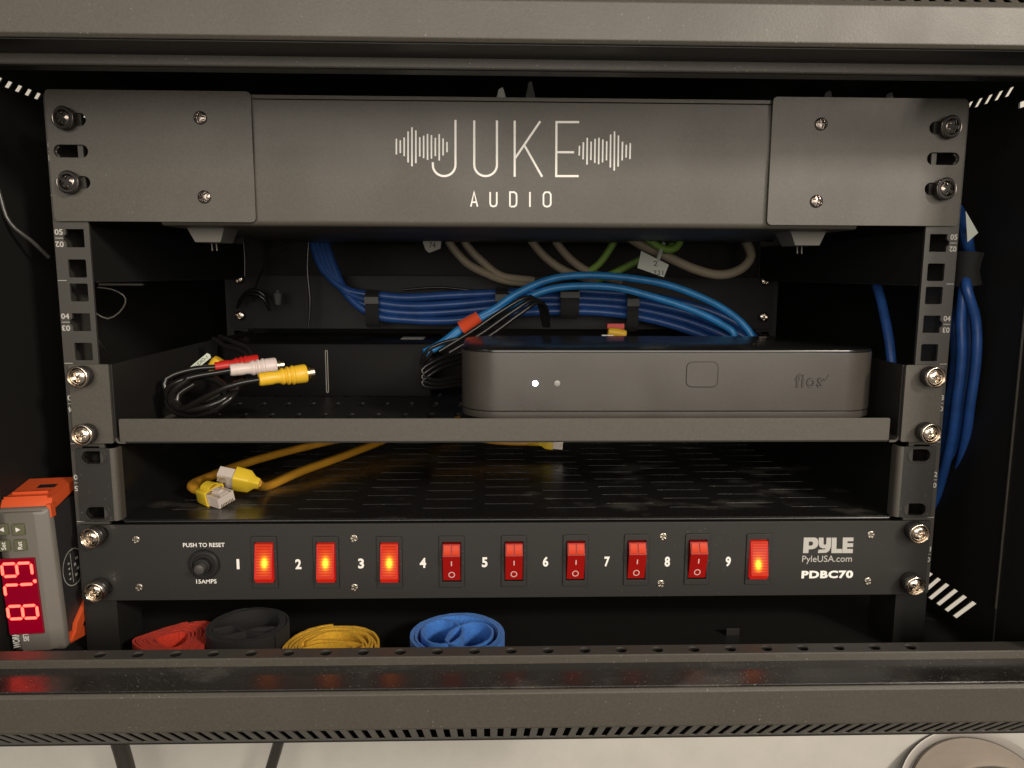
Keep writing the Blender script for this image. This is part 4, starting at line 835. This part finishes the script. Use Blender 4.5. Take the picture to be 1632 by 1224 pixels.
# oval emblem on the body's right side
bxr = BR-1.6
def side_pt(px, py):
    p = at(px, py, X=bxr+2.0*0-0.0); return p
mb = MB(); yc, zc = 2.0, at(102, 920, X=-246.0).z; n = 36; ry, rz = 11.0, 10.5
ring = [(bxr+0.06, yc+ry*s_*math.cos(2*math.pi*i/n), zc+rz*s_*math.sin(2*math.pi*i/n)) for s_ in (1, 0.95) for i in range(n)]
mb.add(ring, [(i, (i+1)%n, (i+1)%n+n, i+n) for i in range(n)]); mb.add([(bxr+0.06, yc-2.0, zc-8.5), (bxr+0.06, yc-1.5, zc-8.5), (bxr+0.06, yc-1.5, zc+8.5), (bxr+0.06, yc-2.0, zc+8.5)], [(0,1,2,3)])
for i in range(4): mb.box(bxr+0.02, bxr+0.1, yc+1+(i%2)*2, yc+3.2+(i%2)*2, zc-6+i*3, zc-4.4+i*3); mb.box(bxr+0.02, bxr+0.1, yc-5, yc-3.6, zc-6+i*3, zc-5+i*3)
obj('emblem', ct(mb), 'greyprint', tc)
# orange clips
def clip(zs, s_):                                           # bracket hugging the body, s_=+1 top, -1 bottom
    mb = MB(); z = zs
    pr = [(YB+6.0, z-s_*2.2), (YB+6.0, z+s_*0.8), (YB+8, z+s_*4.0), (YB+20, z+s_*6.0), (YB+34, z+s_*8.6), (YB+36, z+s_*6.0), (YB+34, z+s_*3.2), (YB+18, z-s_*0.4), (YB+10, z-s_*2.2)]
    mb = prof_x(pr, BL+1, BR-0.2); return mb
mb = clip(BT-0.2, 1); c1 = obj('clip', ct(mb), 'orange', tc)
mb = MB(); mb.box(BR-1.5, BR+0.7, YB+3.8, YB+8.0, BT-6.0, BT+1.2); obj('clip_arm', ct(mb), 'orange', c1)
mb = MB(); mb.add([(BL+12, YB+21, BT+6.2), (BL+22, YB+21, BT+6.2), (BL+22, YB+25, BT+7.0), (BL+12, YB+25, BT+7.0)], [(0,1,2,3)]); obj('clip_slot', ct(mb), 'groove', c1)
mb = MB(); mb.box(BL+2, BR-3, YB+7.9, YB+9.2, BT+3.3, BT+5.2); mb.box(BL+3, BR-6, YB+14, YB+15.4, BT+4.2, BT+6.2); obj('clip_rib', ct(mb), 'orange', c1)
c2 = obj('clip', ct(clip(BB+5.0, -1).xf(lambda v: (v.x, v.y, v.z))), 'orange', tc)
mb = MB(); pr = [(YB+7.2, BB+2.5), (YB+12, BB+6), (YB+14, BB+10), (YB+30, BB+20), (YB+32, BB+17.0), (YB+20, BB+6.5), (YB+14, BB+1)]
n = len(pr); mb = prof_x(pr, BR-1.4, BR+1.2); obj('clip_arm', ct(mb), 'orange', c2)

# ================================================================== hook-and-loop rolls on the cabinet floor
def roll(name, c, R, z0, z1, turns, mt, label, inner=(), dr=1.35, squash=1.0, jit=0.35, th=1.2, bulge=0.0):
    t = thing(name, label, 'strap roll', (c[0], c[1], z0), 'hook and loop strap rolls')
    pts = []; n = int(turns*48); ph = random.uniform(0, 6)
    for i in range(n+1):
        a = 2*math.pi*i/48; r_ = R-dr*i/48+jit*math.sin(3*a+ph)*math.sin(a*0.7); pts.append(Vector((c[0]+r_*math.cos(a+ph), c[1]+squash*(1+bulge*math.cos(a+ph))*r_*math.sin(a+ph), 0)))
    def rib(pts, nm, zz0, zz1):
        mb = MB(); vs = []; fs = []; m_ = len(pts)
        for i, p in enumerate(pts):
            tg = (pts[min(i+1, m_-1)]-pts[max(i-1, 0)]).normalized(); nn = Vector((-tg.y, tg.x, 0))*th/2; dz_ = 0.3*math.sin(i*0.13)+random.uniform(-0.18, 0.18)
            for s_, z in ((1, zz0), (1, zz1), (-1, zz1), (-1, zz0)): v = p+nn*s_; vs.append((v.x, v.y, z+(dz_ if z == zz1 else 0)))
        for i in range(m_-1): fs += [(4*i+k, 4*i+(k+1)%4, 4*i+4+(k+1)%4, 4*i+4+k) for k in range(4)]
        fs += [(0,1,2,3), tuple(4*m_-4+k for k in range(4))]; mb.add(vs, fs); return obj(nm, mb, mt, t, smooth=40)
    rib(pts, 'outer_coil', z0, z1)
    for (loop) in inner: rib(spline([Vector((c[0]+x, c[1]+y, 0)) for x, y in loop], 1.5), 'inner_loop', z0+0.2, z1-0.6)
    return t
FZ = -167.9
p = at(1168, 1013, Z=-167.9); obj('slot_reflection_tab', MB().box(p.x-4, p.x+4, p.y, p.y+1.2, -167.9, -163.5), 'strip', cab)  # added tab in place of a slot reflection on the floor
roll('strap_roll', (-31.4, -9.5), 27.0, FZ, -152.5, 3.2, 'vblu', 'blue strap roll with two inner loops, at the right end of the row',
     [[(-2, 16), (-10, 19), (-18, 13), (-20, 2), (-14, -9), (-4, -10), (2, -2), (3, 8), (-2, 16)], [(-6, -6), (-3, 5), (6, 14), (14, 14), (20, 6), (18, -6), (8, -14), (-2, -12), (-6, -6)]])
roll('strap_roll', (-151.3, -1.5), 22.6, FZ, -149.8, 3.2, 'vblack', 'black strap roll standing highest, between the red and yellow rolls', [[(-18, -4), (-8, 0), (0, -6), (10, -10), (17, -8)], [(17, -2), (8, -3), (0, -8), (-8, -12), (-15, -12)]])
roll('strap_roll', (-101.5, -10.5), 27.0, FZ-0.0, -158.5, 6.2, 'vyel', 'yellow strap roll loosely wound, between the black and blue rolls', [[(-20, 4), (-8, 8), (6, 6), (16, 2), (20, -6)], [(-18, -2), (-6, 4), (8, 2), (14, -4), (16, -12)]], dr=1.7, jit=1.2)
roll('strap_roll', (-192.5, -5.0), 21.5, FZ, -156.5, 9.0, 'vred', 'red strap roll partly hidden behind the black roll at the left end', [], dr=1.45, jit=0.5, bulge=0.6)

# ================================================================== below the cabinet
for k, (a, b, l, r_) in enumerate((((186, 1170), (207, 1245), 'thicker black cord hanging below the cabinet at the left corner', 8.5), ((448, 1170), (424, 1250), 'slimmer black cord hanging below the cabinet, leaning left', 5.8))):
    mb = MB(); A = at(a[0], a[1], 340); B = at(b[0], b[1], 340); C = B+(B-A)*4; C.y = 330
    tube(mb, [A+(A-B), A, B, C], r_, 16, 12); tagit(obj('hanging_cord', mb, mat('dark_cord_jacket', (0.045, 0.04, 0.032), 0.4, edge=0), smooth=60), l, 'cord', 'black cords below the cabinet')
pc = at(1566, 1288, 330); ax = (CAM-pc).normalized()+Vector((0.1, 0, 0.25)); ax.normalize()
pt = thing('polished_lid', 'round polished steel lid with flat grey rim below the right corner of the cabinet', 'lid', pc)
R_ = 82
obj('rim', lathe(MB(), [(R_-9, -1), (R_-9, 0.6), (R_-1.5, 0.6), (R_-0.4, 0.9), (R_, 0.2), (R_, -1.5), (R_-2, -2)], 72, pc, ax, closed=True), mat('brushed_rim', (0.42, 0.39, 0.36), 0.5, metal=1, edge=0), pt)
obj('dome', lathe(MB(), [(R_-9, 0), (R_-10, 4), (R_-13, 10), (R_-18, 15.5), (R_-25, 20.5), (R_-34, 25.5), (R_-44, 29.5), (R_-54, 32.5), (R_-66, 34.5), (0.01, 35.5)], 72, pc, ax), 'pot', pt)
obj('knob', lathe(MB(), [(5, 34), (4.5, 38), (9, 42), (10.5, 46), (9, 49), (0.01, 50.5)], 40, pc+Vector((6, 0, 10)), ax), 'pot', pt)
